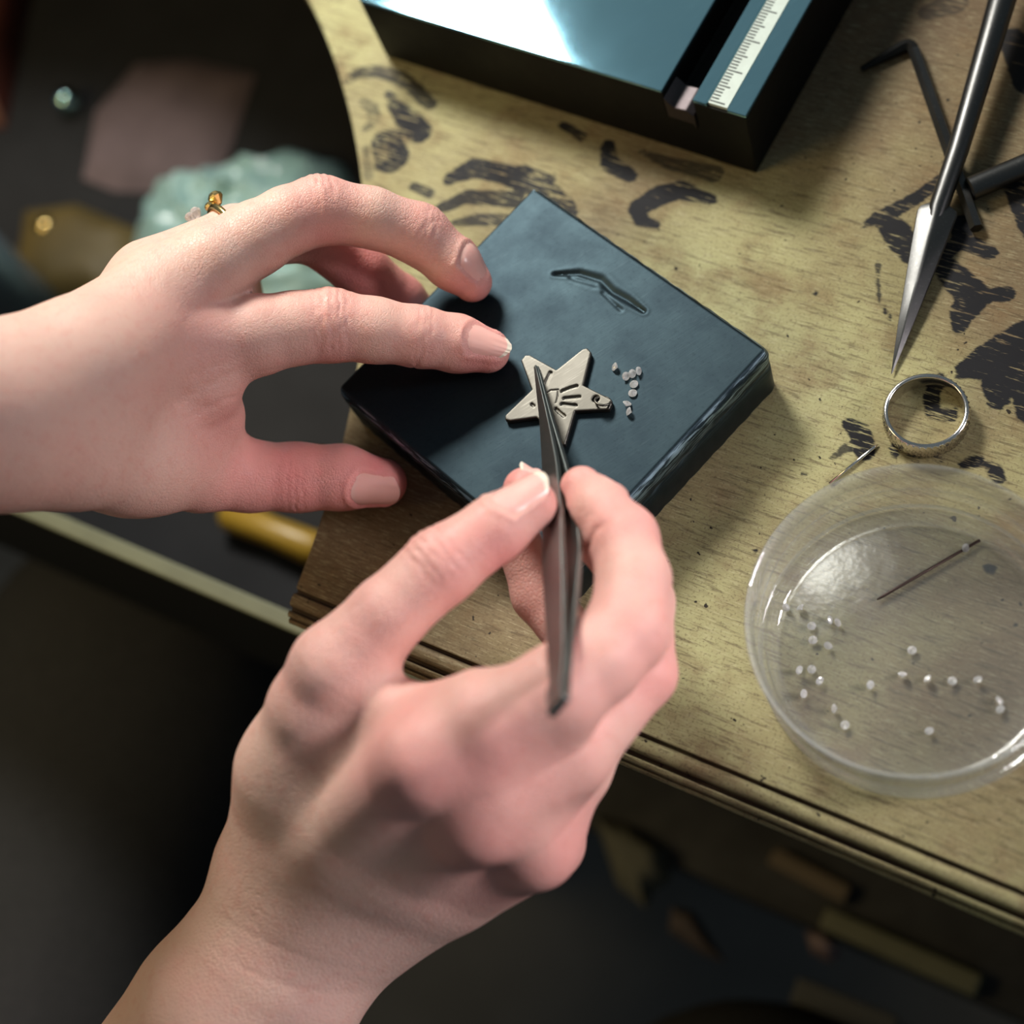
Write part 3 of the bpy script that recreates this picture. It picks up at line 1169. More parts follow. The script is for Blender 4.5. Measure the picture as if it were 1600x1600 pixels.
V, Fc = tube([far - unit(t3 - t2) * 4, far, far + (hd - far) * .2, far + (hd - far) * .8, hd], [5, 7, 9, 9.5, 6], 24)
fix_normals(mesh_obj('handle', V, Fc, simple('dark_handle', (0.03, 0.025, 0.02), 0.5), scr), 50)
# L-shaped key
key = empty('hex_key', P(1475, 215, 0), 'dark L-shaped hex key lying under the scraper shaft', 'hex key')
k0, k1, k2 = P(1526, 357, 1.75), P(1424, 66, 1.75), P(1346, 108, 1.6)
rd = unit(k2 - k1)
dd = unit(k0 - k1)
V, Fc = tube([k0, k1 + dd * 3], 1.75, 6)
fix_normals(mesh_obj('long_arm', V, Fc, M_TOOL, key), 25)
bend = [k1 + dd * 3 * (1 - t) ** 2 + rd * 3 * t ** 2 for t in np.linspace(0, 1, 7)]
V, Fc = tube(bend + [k2], [1.7] * 7 + [0.7], 6)
fix_normals(mesh_obj('short_arm', V, Fc, M_DARKSTEEL, key), 25)
# round rod entering from the side
a, b = P(1515, 296, 3.1), P(1690, 222, 3.1)
V, Fc = tube([a, a + (b - a) * .006, b], [2.6, 3.05, 3.05], 28)
fix_normals(rod := mesh_obj('steel_rod', V, Fc, M_TOOL), 40)
tag(rod, 'thick round steel rod ending against the hex key', 'rod')

# ------------------------------------------------------------------ tweezers
TW = [(838, 573, 21.3), (854, 655, 29.5), (868, 735, 37), (876, 800, 43), (879, 870, 50.5), (878, 950, 59.5), (876, 1030, 68.5), (873, 1104, 77)]
TWP = np.array([P(*q) for q in TW])
gap = [0.30, 0.55, 1.2, 2.0, 2.3, 1.5, 0.7, 0.5]
hw = [0.45, 1.6, 2.9, 3.7, 3.8, 3.4, 2.8, 2.3]
th = [0.30, 0.55, 0.65, 0.65, 0.65, 0.65, 0.6, 0.55]
taxis = unit(TWP[-1] - TWP[0])
wd = -FWD * 0.92 + RIGHT * 0.36
wd = unit(wd - taxis * (wd @ taxis))
sd = np.cross(taxis, wd)
if sd @ RIGHT < 0:
    sd = -sd
tw = empty('tweezers', TWP[0], 'slim steel tweezers held in the right hand with tips on the star', 'tweezers')
tt_ = np.linspace(0, len(TW) - 1, 40)
ii = np.arange(len(TW))
CP = np.stack([np.interp(tt_, ii, TWP[:, k]) for k in range(3)], 1)
for _ in range(3):
    CP[1:-1] = (CP[:-2] + 2 * CP[1:-1] + CP[2:]) / 4
G, W_, T_ = np.interp(tt_, ii, gap), np.interp(tt_, ii, hw), np.interp(tt_, ii, th)
for sgn in (-1, 1):
    V, Fc = [], []
    for i in range(40):
        c = CP[i] + sd * sgn * G[i]
        for a_, b_ in ((-1, -1), (-1, 1), (1, 1), (1, -1)):
            V.append(c + sd * T_[i] * a_ * 0.9 + wd * W_[i] * b_)
    for i in range(39):
        for j in range(4):
            Fc.append((i * 4 + j, i * 4 + (j + 1) % 4, i * 4 + 4 + (j + 1) % 4, i * 4 + 4 + j))
    Fc += [(0, 1, 2, 3), (159, 158, 157, 156)]
    o = fix_normals(mesh_obj('blade', V, Fc, M_TWEEZ, tw, smooth=True), 30)
    bevel(o, 0.18)
V, Fc = box(CP[-1] - taxis * 3, sd, wd, taxis, 0.95, 2.9, 3.4)
bevel(mesh_obj('joint', V, Fc, M_TWEEZ, tw, smooth=False), 0.5)


def tweezers_sdf(X):
    """squarish slab around both blades, used to press the fingertips in"""
    d = None
    for i in range(0, 39, 3):
        a_, b_ = CP[i].astype(np.float32), CP[i + 3].astype(np.float32)
        if i == 36:
            b_ = b_ + (taxis * 1.2).astype(np.float32)
        ba = b_ - a_
        q = X - a_
        h = np.clip(q @ ba / float(ba @ ba), 0, 1)
        q = q - h[:, None] * ba
        gt = 0.5 * (G[i] + T_[i] + G[i + 3] + T_[i + 3]) + 0.35
        if i >= 33:
            gt = max(gt, 1.3)
        w0 = max(W_[i], W_[i + 3]) + (0.35 if i < 30 else 0.9)
        ax_d = np.abs(q @ unit(ba)) / 0.6
        e = (np.sqrt(np.sqrt((q @ sd / gt) ** 4 + (q @ wd / w0) ** 4 + (ax_d / gt) ** 4)) - 1) * gt
        d = e if d is None else np.minimum(d, e)
    return d

# ------------------------------------------------------------------ the person: two bare hands and forearms, dark clothing
person = empty('person', (-260, 60, -780), 'person in dark clothing with both bare hands working at the bench block', 'person')
CAMV = -FWD


def JL(l):
    return [J(*q) for q in l]


class Hand:
    """implicit hand: palm pieces blended, fingers blended on with their own radius, finger against finger kept apart"""

    def __init__(self, palm, fingers, extra=(), kpalm=9.0, cut=None):
        self.palm, self.fingers, self.extra, self.kp, self.cut = palm, fingers, extra, kpalm, cut

    def fn(self, X):
        d = None
        for pts, n, s in self.palm:
            e = chain(X, pts, 3.0, n, s)
            d = e if d is None else smin(d, e, self.kp)
        fs = []
        for f in self.fingers:
            e = chain(X, f['pts'], f.get('k', 2.2), f.get('n'), f.get('s', 1.0))
            for c, r in f.get('bumps', ()):
                e = smin(e, np.sqrt(((X - np.asarray(c, np.float32)) ** 2).sum(1)) - r, 3.0)
            fs.append((e, f.get('kj', 7.0)))
        # distance between fingers: plain union with a hair of rounding; each joins the palm softly
        out = d
        for e, kj in fs:
            out = smin(out, smin(e, d, kj), 0.35)
        for pts, k in self.extra:
            out = smin(out, chain(X, pts, 3.0), k)
        if self.cut is not None:      # the skin gives way where the tool presses
            out = np.maximum(out, -self.cut(X))
        return out


def bounds(h, pad=6):
    A = [np.concatenate([np.stack([p - r for p, r in pts] + [p + r for p, r in pts])]) for pts in [x[0] for x in h.palm] + [f['pts'] for f in h.fingers] + [x[0] for x in h.extra]]
    A = np.concatenate(A)
    return A.min(0) - pad, A.max(0) + pad


def make_hand(h, creases, red, parent, name='hand', vox=1.35, nails=()):
    lo, hi = bounds(h)
    V, Q = solid(h.fn, lo, hi, vox, 1, 2)
    # light relaxing of the net, then back onto the surface
    N = grad(h.fn, V)
    N /= np.maximum(np.linalg.norm(N, axis=1), 1e-6)[:, None]
    disp = np.zeros(len(V))
    for c, axis, nn, rad, lines, amp, w in creases:
        q = V - c
        t = q @ axis
        lat = np.cross(axis, nn)
        ang = np.clip((N @ nn) * 1.2 - 0.05, 0, 1)
        near = np.exp(-(np.linalg.norm(q, axis=1) / (rad * 1.35)) ** 4)
        bow = (q @ lat) ** 2 / rad * 0.10
        for k, l in enumerate(lines):
            sgn = 1 if k % 2 == 0 else -1
            wob = 0.25 * np.sin((q @ lat) * 1.3 + k * 2.1)
            disp -= amp * np.exp(-((t - l - sgn * bow * (0.5 if l else 0) + wob) / w) ** 2) * ang * near
    for A, d, n, length, phi in nails:
        d = unit(d)
        n = unit(n - d * (n @ d))
        b = np.cross(d, n)
        q = V - A
        v = q @ d
        rad_ = np.hypot(q @ n, q @ b)
        ang = np.arctan2(q @ b, q @ n)
        x = np.clip(np.abs(ang) / phi, 0, 3)
        ex = (np.abs(ang) - phi) * rad_
        ev = length * 0.16 * np.minimum(x, 1) ** 2 - v
        out_ = np.maximum(ex, ev)
        ok = (rad_ < 14) & (v > -6) & (np.abs(ang) < 1.6)
        fade_ = np.clip((length * 0.95 - v) / 2.5, 0, 1)
        disp += np.where(ok, (0.38 * np.exp(-((out_ - 0.75) / 0.65) ** 2) - 0.12 * (out_ < 0)) * fade_, 0)
    V2 = V + N * disp[:, None]
    tint = np.zeros(len(V))
    for c, r, a in red:
        tint = np.maximum(tint, a * np.exp(-(np.linalg.norm(V - c, axis=1) / r) ** 2))
    o = mesh_obj(name, V2, Q, M_SKIN, parent)
    attr(o, 'tint', tint)
    return o


def nail(fn, A, d, n, length, phi, parent, lift=0.10, tip=1.0):
    """A: point on the finger axis under the nail root; d: to the tip; n: nail side"""
    d = unit(d)
    n = unit(n - d * (n @ d))
    b = np.cross(d, n)
    nu, nv = 17, 19
    ph = np.linspace(-phi, phi, nv)

    def cast(p, dr):
        t = np.linspace(0, 14, 141)
        X = (p + dr * t[:, None]).astype(np.float32)
        f = fn(X)
        k = np.where(f > 0)[0]
        return t[k[0]] - 0.05 if len(k) else 14

    V, E = [], []
    # reference profile along the length, kept straight past the pad
    for j, p in enumerate(ph):
        x = p / phi
        dr = math.cos(p) * n + math.sin(p) * b
        v0 = length * (0.16 * x * x)
        v1 = length * (1.0 - 0.16 * x * x)
        tt = [cast(A + d * (length * q), dr) for q in (0.0, 0.30, 0.62)]
        for i in range(nu):
            f = i / (nu - 1)
            v = v0 + (v1 - v0) * f
            q = v / length
            # quadratic through the three casts up to 0.62, straight beyond
            if q <= 0.62:
                l0 = (q - .30) * (q - .62) / (.30 * .62)
                l1 = q * (q - .62) / (.30 * -.32)
                l2 = q * (q - .30) / (.62 * .32)
                t = tt[0] * l0 + tt[1] * l1 + tt[2] * l2
            else:
                t = tt[2] + min((tt[2] - tt[1]) / .32, 0) * (q - .62) * 1.15
            sink = -0.28 * math.exp(-(f / 0.10) ** 2) - 0.26 * abs(x) ** 6
            V.append(A + d * v + dr * (t + lift + sink))
            E.append(f * tip)
    m = len(V)
    Fc = [(j * nu + i, j * nu + i + 1, j * nu + nu + i + 1, j * nu + nu + i) for j in range(nv - 1) for i in range(nu - 1)]
    nrm = []
    for j, p in enumerate(ph):
        nrm += [math.cos(p) * n + math.sin(p) * b] * nu
    V2 = [v - w * 0.45 for v, w in zip(V, nrm)]
    Fc += [tuple(m + k for k in f[::-1]) for f in Fc]
    rim = [i for i in range(nu)] + [j * nu + nu - 1 for j in range(1, nv)] + [(nv - 1) * nu + i for i in range(nu - 2, -1, -1)] + [j * nu for j in range(nv - 2, 0, -1)]
    for k in range(len(rim)):
        a, c = rim[k], rim[(k + 1) % len(rim)]
        Fc.append((a, c, m + c, m + a))
    o = fix_normals(mesh_obj('nail', V + V2, Fc, M_NAIL, parent), 50)
    attr(o, 'edge', E + E)
    return o


def dirw(px, py, toward=0.0):
    """direction given as photo right/down plus a share towards the camera"""
    return unit(RIGHT * px - UP * py + CAMV * toward)


# ---- left hand (steadies the block); centres and radii read from the photograph, heights from what they touch
Li = JL([(262, 548, 55, 74), (330, 535, 51, 68), (400, 524, 48, 62), (460, 513, 45, 56), (515, 508, 42, 57), (585, 516, 38, 50), (655, 526, 33, 47), (715, 537, 28, 44), (762, 548, 25.2, 35)])
Lm = JL([(262, 462, 60, 74), (330, 415, 59, 64), (400, 372, 56, 56), (450, 345, 54, 52), (500, 328, 51, 53), (580, 340, 45, 46), (655, 366, 37, 47), (708, 412, 30, 41), (738, 441, 25.5, 31)])
Lr = JL([(240, 440, 56, 66), (370, 372, 49, 50), (485, 362, 38, 46), (565, 424, 25, 43), (628, 468, 13, 36), (648, 482, 9, 30)])
Lp = JL([(215, 460, 52, 56), (310, 428, 40, 40), (368, 428, 28, 36), (382, 470, 16, 31)])
Lt = JL([(215, 705, 46, 92), (312, 735, 26, 64), (390, 744, 18, 55), (465, 746, 13.5, 53), (535, 746, 11, 50), (598, 754, 9, 38)])
lw = JL([(-330, 690, 118, 165), (-130, 665, 98, 140), (-10, 650, 86, 122)])
lpalm = [
    (lw, None, 1.0),
    (JL([(-10, 645, 86, 118), (130, 592, 74, 100), (255, 545, 56, 76)]), None, 1.0),
    (JL([(-10, 640, 84, 112), (130, 566, 74, 92), (255, 470, 60, 76)]), None, 1.0),
    (JL([(-10, 650, 76, 100), (235, 480, 52, 66)]), None, 1.0),
    (JL([(0, 680, 82, 104), (110, 690, 66, 104), (215, 705, 46, 92)]), None, 1.0),
]
lhand = Hand(lpalm, [dict(pts=Li, k=2.0), dict(pts=Lm, k=2.0), dict(pts=Lr), dict(pts=Lp), dict(pts=Lt, kj=9)],
             extra=[(JL([(322, 612, 46, 52), (328, 650, 36, 50), (322, 700, 28, 50)]), 7.0)])
nI = unit(0.30 * UP + 0.95 * CAMV)
nM = dirw(0.46, -0.36, 0.80)
nT = unit(-0.42 * UP + 0.9 * CAMV)


def ax_(pts, i):
    return unit(pts[i + 1][0] - pts[i - 1][0])


cre = [
    (Li[4][0], ax_(Li, 4), nI, Li[4][1], (-3.8, -2.0, 0.2, 2.2, 3.8), 0.55, 0.46),
    (Li[6][0], ax_(Li, 6), nI, Li[6][1], (-1.4, 0.3, 1.7), 0.42, 0.42),
    (Li[6][0], ax_(Li, 6), unit(-UP), Li[6][1], (0,), 0.45, 0.5),
    (Lm[4][0], ax_(Lm, 4), dirw(-0.1, -0.8, 0.6), Lm[4][1], (-3, -1.2, 0.6, 2.4), 0.40, 0.45),
    (Lm[6][0], ax_(Lm, 6), dirw(0.5, -0.5, 0.6), Lm[6][1], (-1.3, 0.2, 1.6), 0.36, 0.42),
    (Lt[3][0], ax_(Lt, 3), nT, Lt[3][1], (-1.8, 0, 1.8), 0.28, 0.42),
    (P(315, 640, 44), unit(0.55 * RIGHT - UP), CAMV, 13, (-6, -2.5, 1.5, 5.5), 0.40, 0.7),
]
red = [(Li[4][0], 9, 1.0), (Li[6][0], 8.5, .85), (Li[8][0], 12, .8), (Li[7][0], 10, .6), (Lm[4][0], 10, 1.0), (Lm[6][0], 10, .8), (Lm[8][0], 12, .85), (Lr[3][0], 20, .95), (Lr[4][0], 18, 1),
       (Lt[3][0], 20, .9), (Lt[5][0], 22, 1.0), (Lt[2][0], 18, .8), (P(330, 650, 40), 16, .6), (P(300, 540, 60), 16, .35), (Li[2][0], 14, .3), (P(400, 700, 15), 16, .8)]
LN = [(P(722, 534, 29), Li[8][0] - Li[7][0], nI, 12.2, 0.86), (P(704, 398, 31.5), Lm[8][0] - Lm[7][0], nM, 11.5, 0.80), (P(556, 750, 10.5), Lt[5][0] - Lt[4][0], nT, 12.5, 0.80)]
LH = make_hand(lhand, cre, red, person, nails=LN)
LH['label'] = 'left hand steadying the steel block'
for q in LN:
    nail(lhand.fn, *q, LH, tip=0.90 if q[3] > 12.3 else 1.0)

# ---- right hand (holds the tweezers)
Ri = JL([(662, 1190, 56, 64), (760, 1137, 56.5, 72), (872, 1082, 56, 74), (935, 1032, 54, 68), (980, 985, 51.5, 66), (990, 905, 49, 57), (974, 842, 47, 54), (935, 795, 45.5, 46), (909, 762, 44.5, 34)])
Rm = JL([(752, 1272, 44, 66), (890, 1180, 40, 64), (1002, 1052, 36, 54), (1003, 940, 33, 49), (962, 858, 31, 46), (880, 800, 35, 41), (820, 764, 37.5, 34)])
Rr = JL([(836, 1322, 27, 56), (905, 1205, 23, 48), (962, 1100, 21, 45), (905, 1010, 18, 43), (842, 930, 20, 41), (808, 845, 26, 34), (790, 790, 29.5, 27)])
Rp = JL([(855, 1312, 17, 48), (885, 1225, 11, 38), (905, 1140, 9, 34), (880, 1100, 8, 30)])
Rt = JL([(470, 1205, 30, 92), (500, 1110, 43, 82), (526, 1046, 50, 74), (605, 962, 53, 60), (690, 884, 53.5, 60), (775, 826, 52, 51), (828, 788, 50.5, 42)])
fore0, fore1 = P(478, 1435, 4), P(370, 1600, -6)
fdir = unit(fore1 - fore0)
rw = [(fore0, 21.0), ((fore0 + fore1) / 2, 23.0), (fore1, 25.5), (fore1 + fdir * 70, 30), (fore1 + fdir * 150, 35)]
dn = unit(CAMV + 0.25 * UP)
dn = unit(dn - fdir * (dn @ fdir))
rpalm = [
    (rw, dn, 0.80),
    (JL([(462, 1400, 6, 105), (540, 1300, 28, 88), (660, 1192, 55.5, 64)]), None, 1.0),
    (JL([(490, 1415, 4, 100), (620, 1345, 22, 82), (750, 1275, 43, 64)]), None, 1.0),
    (JL([(525, 1440, 0, 95), (690, 1375, 12, 72), (834, 1324, 26, 56)]), None, 1.0),
    (JL([(540, 1450, -6, 85), (850, 1315, 16, 50)]), None, 1.0),
    (JL([(450, 1340, 8, 104), (462, 1270, 20, 95), (470, 1205, 30, 90)]), None, 1.0),
]
rhand = Hand(rpalm, [dict(pts=Ri, k=2.0), dict(pts=Rm), dict(pts=Rr), dict(pts=Rp), dict(pts=Rt, k=2.0, kj=8)],
             extra=[(JL([(545, 1165, 36, 52), (640, 1130, 46, 56), (745, 1110, 51, 58)]), 9.0), (JL([(770, 1215, 49, 62), (860, 1150, 47, 56)]), 7.0), (JL([(820, 1290, 35, 52), (890, 1210, 31, 44)]), 6.0)], cut=tweezers_sdf)
nRT = dirw(-0.42, -0.62, 0.70)
nRI = dirw(0.85, -0.40, 0.05)
cre = [
    (Rt[4][0], ax_(Rt, 4), nRT, Rt[4][1], (-4.2, -2.2, -0.2, 2.0, 3.8), 0.45, 0.48),
    (Ri[6][0], ax_(Ri, 6), dirw(-0.9, 0.2, 0.3), Ri[6][1], (0.6,), 1.1, 0.8),
    (Ri[4][0], ax_(Ri, 4), dirw(0.8, 0.2, 0.5), Ri[4][1], (-2, 0, 2), 0.22, 0.5),
    (Rt[2][0], ax_(Rt, 2), dirw(-0.3, -0.3, 0.8), Rt[2][1], (-1, 2), 0.08, 0.8),
    (fore0 + fdir * 6, unit(fdir + 0.25 * RIGHT), CAMV, 20, (-6, 2), 0.10, 0.8),
]
red = [(Rt[4][0], 10, .95), (Rt[6][0], 12, .6), (Rt[3][0], 14, .5), (Ri[4][0], 14, .75), (Ri[6][0], 14, .7), (Ri[8][0], 12, .65), (Ri[2][0], 18, .55), (Ri[0][0], 20, .65), (Rm[2][0], 16, .7), (Rm[6][0], 14, .8),
       (Rr[6][0], 14, .8), (Rm[0][0], 18, .75), (Rr[0][0], 18, .75), (Rt[2][0], 14, .5), (Rt[5][0] - UP * 5, 12, .8), (P(780, 1200, 55), 26, .55), (Rr[4][0], 14, .5)]
RN = [(P(782, 822, 52.0), Rt[6][0] - Rt[5][0], nRT, 14.0, 0.84), (P(938, 792, 45.5), Ri[8][0] - Ri[7][0], nRI, 9.5, 0.80), (P(845, 782, 36.5), Rm[6][0] - Rm[5][0], dirw(0.2, -0.9, -0.1), 8.5, 0.7)]
RH = make_hand(rhand, cre, red, person, nails=RN)
RH['label'] = 'right hand pinching the tweezers'
for q in RN:
    nail(rhand.fn, *q, RH)


# ---- dark clothing: sleeves, trunk and lap (out of the picture but for the black lap)
def clothes(X):
    d = chain(X, [((-470, -60, 420), 120), ((-430, -20, 200), 150), ((-430, -20, -60), 150), ((-420, -10, -230), 165)], 40, np.array([0.8, 0.55, 0]), 0.75)
    el = lw[0][0] + unit(lw[0][0] - lw[1][0]) * 110
    d = smin(d, chain(X, [(lw[0][0] + unit(lw[0][0] - lw[1][0]) * 10, 33), (el, 42), (np.array([-560, 130, 260]), 60), (np.array([-520, 60, 440]), 75)], 20), 30)
    e0 = fore1 + fdir * 110
    e1 = fore1 + fdir * 260
    d = smin(d, chain(X, [(e0, 40), (e1, 48), (np.array([-420, -190, 250]), 62), (np.array([-430, -130, 420]), 75)], 20), 30)
    for q0, q1, q2 in (((-440, 80, -250), (-170, 330, -240), (-120, 360, -690)), ((-400, -90, -250), (-60, 30, -260), (0, 60, -690))):
        d = smin(d, chain(X, [(np.array(q0), 90), (np.array(q1), 68), (np.array(q2), 52)], 30), 40)
    return d


V, Q = surface_nets(clothes, (-720, -320, -790), (140, 520, 600), 13)
cl = mesh_obj('clothing', V, Q, M_BLACK, person)
cl['label'] = 'plain black clothing'

# ---- head bent over the work (above the picture): skull, jaw, nose, ears, neck, and dark hair
HC = np.array([-285.0, -72.0, 560.0])
hf = unit([0.72, 0.50, -0.48])          # where the face looks
hs = unit(np.cross(hf, ZV))
hu = np.cross(hs, hf)


def hp(f, s_, u):
    return HC + hf * f + hs * s_ + hu * u


def head_fn(X):
    d = chain(X, [(hp(-18, 0, 12), 76), (hp(22, 0, 10), 70)], 10, hs, 0.86)
    d = smin(d, chain(X, [(hp(40, 0, -20), 46), (hp(58, 0, -78), 22)], 10, hs, 0.95), 22)
    d = smin(d, chain(X, [(hp(84, 0, -8), 7), (hp(98, 0, -36), 10)], 4), 8)
    for sg in (-1, 1):
        d = smin(d, chain(X, [(hp(74, sg * 32, 8), 9), (hp(80, sg * 14, 11), 8)], 4), 8)
        d = smin(d, chain(X, [(hp(-2, sg * 70, 4), 9), (hp(-6, sg * 72, -24), 7)], 4, hs, 0.5), 4)
        d = np.maximum(d, -(np.sqrt(((X - hp(88, sg * 31, -6).astype(np.float32)) ** 2).sum(1)) - 11))
    d = smin(d, chain(X, [(hp(80, -14, -58), 6), (hp(84, 0, -58), 7), (hp(80, 14, -58), 6)], 3), 5)
    return smin(d, chain(X, [(hp(0, 0, -40), 50), (np.array([-420.0, -60, 440]), 58)], 10), 18)


V, Q = solid(head_fn, HC - 190, HC + 150, 7, 1, 1)
hd_ = mesh_obj('head', V, Q, M_SKIN, person)
attr(hd_, 'tint', np.full(len(V), 0.35))
for sg in (-1, 1):
    V, Fc = lathe([(0.01, -11), (6, -9.5), (10, -5), (11, 0), (10, 5), (6, 9.5), (0.01, 11)], 24, hp(81, sg * 31, -6))
    mesh_obj('eye', V, Fc, simple('eye_white', (0.7, 0.68, 0.66), 0.2), hd_)


def hair_fn(X):
    d = chain(X, [(hp(-22, 0, 16), 84), (hp(14, 0, 20), 76)], 10, hs, 0.88)
    d = smin(d, chain(X, [(hp(-60, 0, -30), 50), (hp(-80, 0, -95), 30)], 10), 20)
    face = chain(X, [(hp(95, 0, 20), 62), (hp(80, 0, -90), 70)], 10)
    return np.maximum(d + 2.0 * np.sin(X @ hs * 0.5) * np.sin(X @ hf * 0.05), -face)


V, Q = surface_nets(hair_fn, HC - 200, HC + 160, 6)
hr = mesh_obj('hair', V, Q, simple('dark_hair', (0.02, 0.013, 0.009), 0.5, 0, 0.4, 300), person)

# ring worn on the left ring finger
ra, rb = Lr[0][0], Lr[1][0]
rc = ra + (rb - ra) * 0.93
rax = unit(rb - ra)
wr = empty('jewelled_ring', rc, 'small gold ring with clear stones worn behind the left middle finger', 'ring')
upv = unit(P(385, 250, 60) - P(400, 372, 56))
upv = unit(upv - rax * (upv @ rax))
sv = np.cross(rax, upv)
rr = 9.2
V, Fc = tube([rc + rr * (math.cos(t) * upv + math.sin(t) * sv) for t in np.linspace(0, 2 * math.pi, 49)], 0.9, 10, False)
mesh_obj('band', V, Fc, M_GOLD, wr)
for sft, up_, rr_, mt in ((3.0, 12.0, 2.0, M_GOLD), (0.5, 10.6, 1.4, M_GOLD), (-3.5, 11.0, 1.5, M_GEM), (-5.3, 10.6, 1.3, M_GEM)):
    c = rc + upv * up_ + rax * sft
    V, Fc = tube([c - upv * 2.2, c - upv * .3, c + upv * .2, c + upv * rr_ * .6], [rr_ * .3, rr_, rr_, rr_ * .55], 10)
    fix_normals(mesh_obj('stone' if mt is M_GEM else 'setting', V, Fc, mt, wr, smooth=False))

# ------------------------------------------------------------------ catch drawer under the bay and what lies in it
def pillow(outline_px, z, thick, seed, amp=2.0, n=26, crease=False):
    """soft lumpy slab over an outline given in photo pixels, lying at height z"""
    O = np.array([P(x, y, z)[:2] for x, y in outline_px])
    z = z + 0.08
    c = O.mean(0)
    # densify outline
    L = []
    for i in range(len(O)):
        a, b = O[i], O[(i + 1) % len(O)]
        L += [a + (b - a) * t for t in np.linspace(0, 1, 9)[:-1]]
    L = np.array(L)
    r2 = np.random.default_rng(seed)
    ph = r2.uniform(0, 6.28, (6, 3))
    fr = r2.uniform(0.04, 0.16, (6, 2)) * r2.choice([-1, 1], (6, 2))

    def bumpy(q):
        return sum(np.sin(q[0] * fr[k, 0] + q[1] * fr[k, 1] + ph[k, 0]) for k in range(6)) / 6

    m = len(L)
    V, Fc = [], []
    for j in range(n + 1):
        f = j / n
        for p in L:
            q = c + (p - c) * f
            h = thick * (1 - f ** 4) + amp * (bumpy(q) if not crease else 2.2 * (0.5 - abs(bumpy(q * 1.3))) + 0.9 * abs(bumpy(q[::-1] * 2.6))) * (1 - f ** 6)
            V.append((q[0], q[1], z + max(h, 0.4)))
    for j in range(n):
        for i in range(m):
            i2 = (i + 1) % m
            Fc.append((j * m + i, j * m + i2, j * m + m + i2, j * m + m + i))
    base = len(V)
    for p in L:
        V.append((p[0], p[1], z))
    for i in range(m):
        i2 = (i + 1) % m
        Fc.append((n * m + i, n * m + i2, base + i2, base + i))
    Fc.append(tuple(range(base + m - 1, base - 1, -1)))
    return np.array(V), Fc


LIP = -58.0
la = P(20, 797, LIP)
lin = float((la - EDGE_A) @ EDGE_N)
s0 = float((la - EDGE_A) @ EDGE_E)
DZ = -150.0
drawer = empty('catch_drawer', EDGE_A + EDGE_N * 150 + EDGE_E * -100 + [0, 0, -154], 'shallow open catch drawer with pale front rim under the bench bay', 'drawer')


def ebox(sa, sb, d0, d1, z0, z1):
    return box(EDGE_A + EDGE_E * (sa + sb) / 2 + EDGE_N * (d0 + d1) / 2 + np.array([0, 0, (z0 + z1) / 2]), EDGE_E, EDGE_N, ZV, (sb - sa) / 2, (d1 - d0) / 2, (z1 - z0) / 2)


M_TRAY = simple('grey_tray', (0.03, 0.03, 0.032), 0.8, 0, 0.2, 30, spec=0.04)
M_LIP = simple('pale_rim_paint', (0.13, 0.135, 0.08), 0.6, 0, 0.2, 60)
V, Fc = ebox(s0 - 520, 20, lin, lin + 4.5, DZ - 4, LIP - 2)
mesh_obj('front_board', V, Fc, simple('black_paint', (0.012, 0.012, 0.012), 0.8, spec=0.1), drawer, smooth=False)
V, Fc = ebox(s0 - 520, 20, lin - 0.6, lin + 4.8, LIP - 2, LIP)
bevel(mesh_obj('front_rim', V, Fc, M_LIP, drawer, smooth=False), 0.8)['label'] = 'pale painted rim'
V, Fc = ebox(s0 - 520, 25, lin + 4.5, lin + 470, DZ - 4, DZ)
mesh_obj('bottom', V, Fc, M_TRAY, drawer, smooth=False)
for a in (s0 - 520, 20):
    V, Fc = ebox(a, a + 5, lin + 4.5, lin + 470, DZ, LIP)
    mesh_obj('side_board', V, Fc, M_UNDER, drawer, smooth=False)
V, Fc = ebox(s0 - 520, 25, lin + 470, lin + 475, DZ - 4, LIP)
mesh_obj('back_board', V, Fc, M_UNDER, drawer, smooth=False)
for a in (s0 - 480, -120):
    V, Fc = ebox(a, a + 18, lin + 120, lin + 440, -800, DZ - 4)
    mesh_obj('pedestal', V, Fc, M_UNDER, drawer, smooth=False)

V, Fc = pillow([(215, 100), (300, 95), (400, 118), (372, 200), (335, 305), (180, 300), (130, 280), (150, 175)], DZ, 7, 3, 2.0)
o = fix_normals(mesh_obj('leather_scrap', V, Fc, simple('mauve_leather', (0.16, 0.12, 0.128), 0.8, 0, 0.2, 60, spec=0.1)), 50)
tag(o, 'crumpled mauve-brown leather scrap in the drawer', 'leather')
t = NT('teal_film')
v = t.coords()
t.bsdf(Base_Color=t.mix(t.noise(v, 40), (0.16, 0.30, 0.30), (0.42, 0.60, 0.58)), Roughness=0.16)
t.bump(t.noise(v, 90, 4, 0.6), 0.9, 2.0)
V, Fc = pillow([(225, 330), (270, 285), (350, 270), (450, 235), (540, 260), (600, 400), (560, 480), (400, 520), (200, 480), (205, 400)], DZ, 13, 11, 8.0, 40, True)
o = fix_normals(mesh_obj('plastic_bag', V, Fc, t.m), 60)
tag(o, 'crumpled pale teal plastic bag glinting in the drawer', 'bag')
V, Fc = pillow([(40, 330), (120, 320), (215, 360), (230, 420), (180, 470), (60, 470), (25, 430)], DZ, 9, 5, 0.6)
o = fix_normals(mesh_obj('wood_offcut', V, Fc, simple('ochre_wood', (0.11, 0.075, 0.018), 0.6, 0, 0.3, 40)), 40)
tag(o, 'ochre wooden offcut beside the teal plastic bag', 'wood')


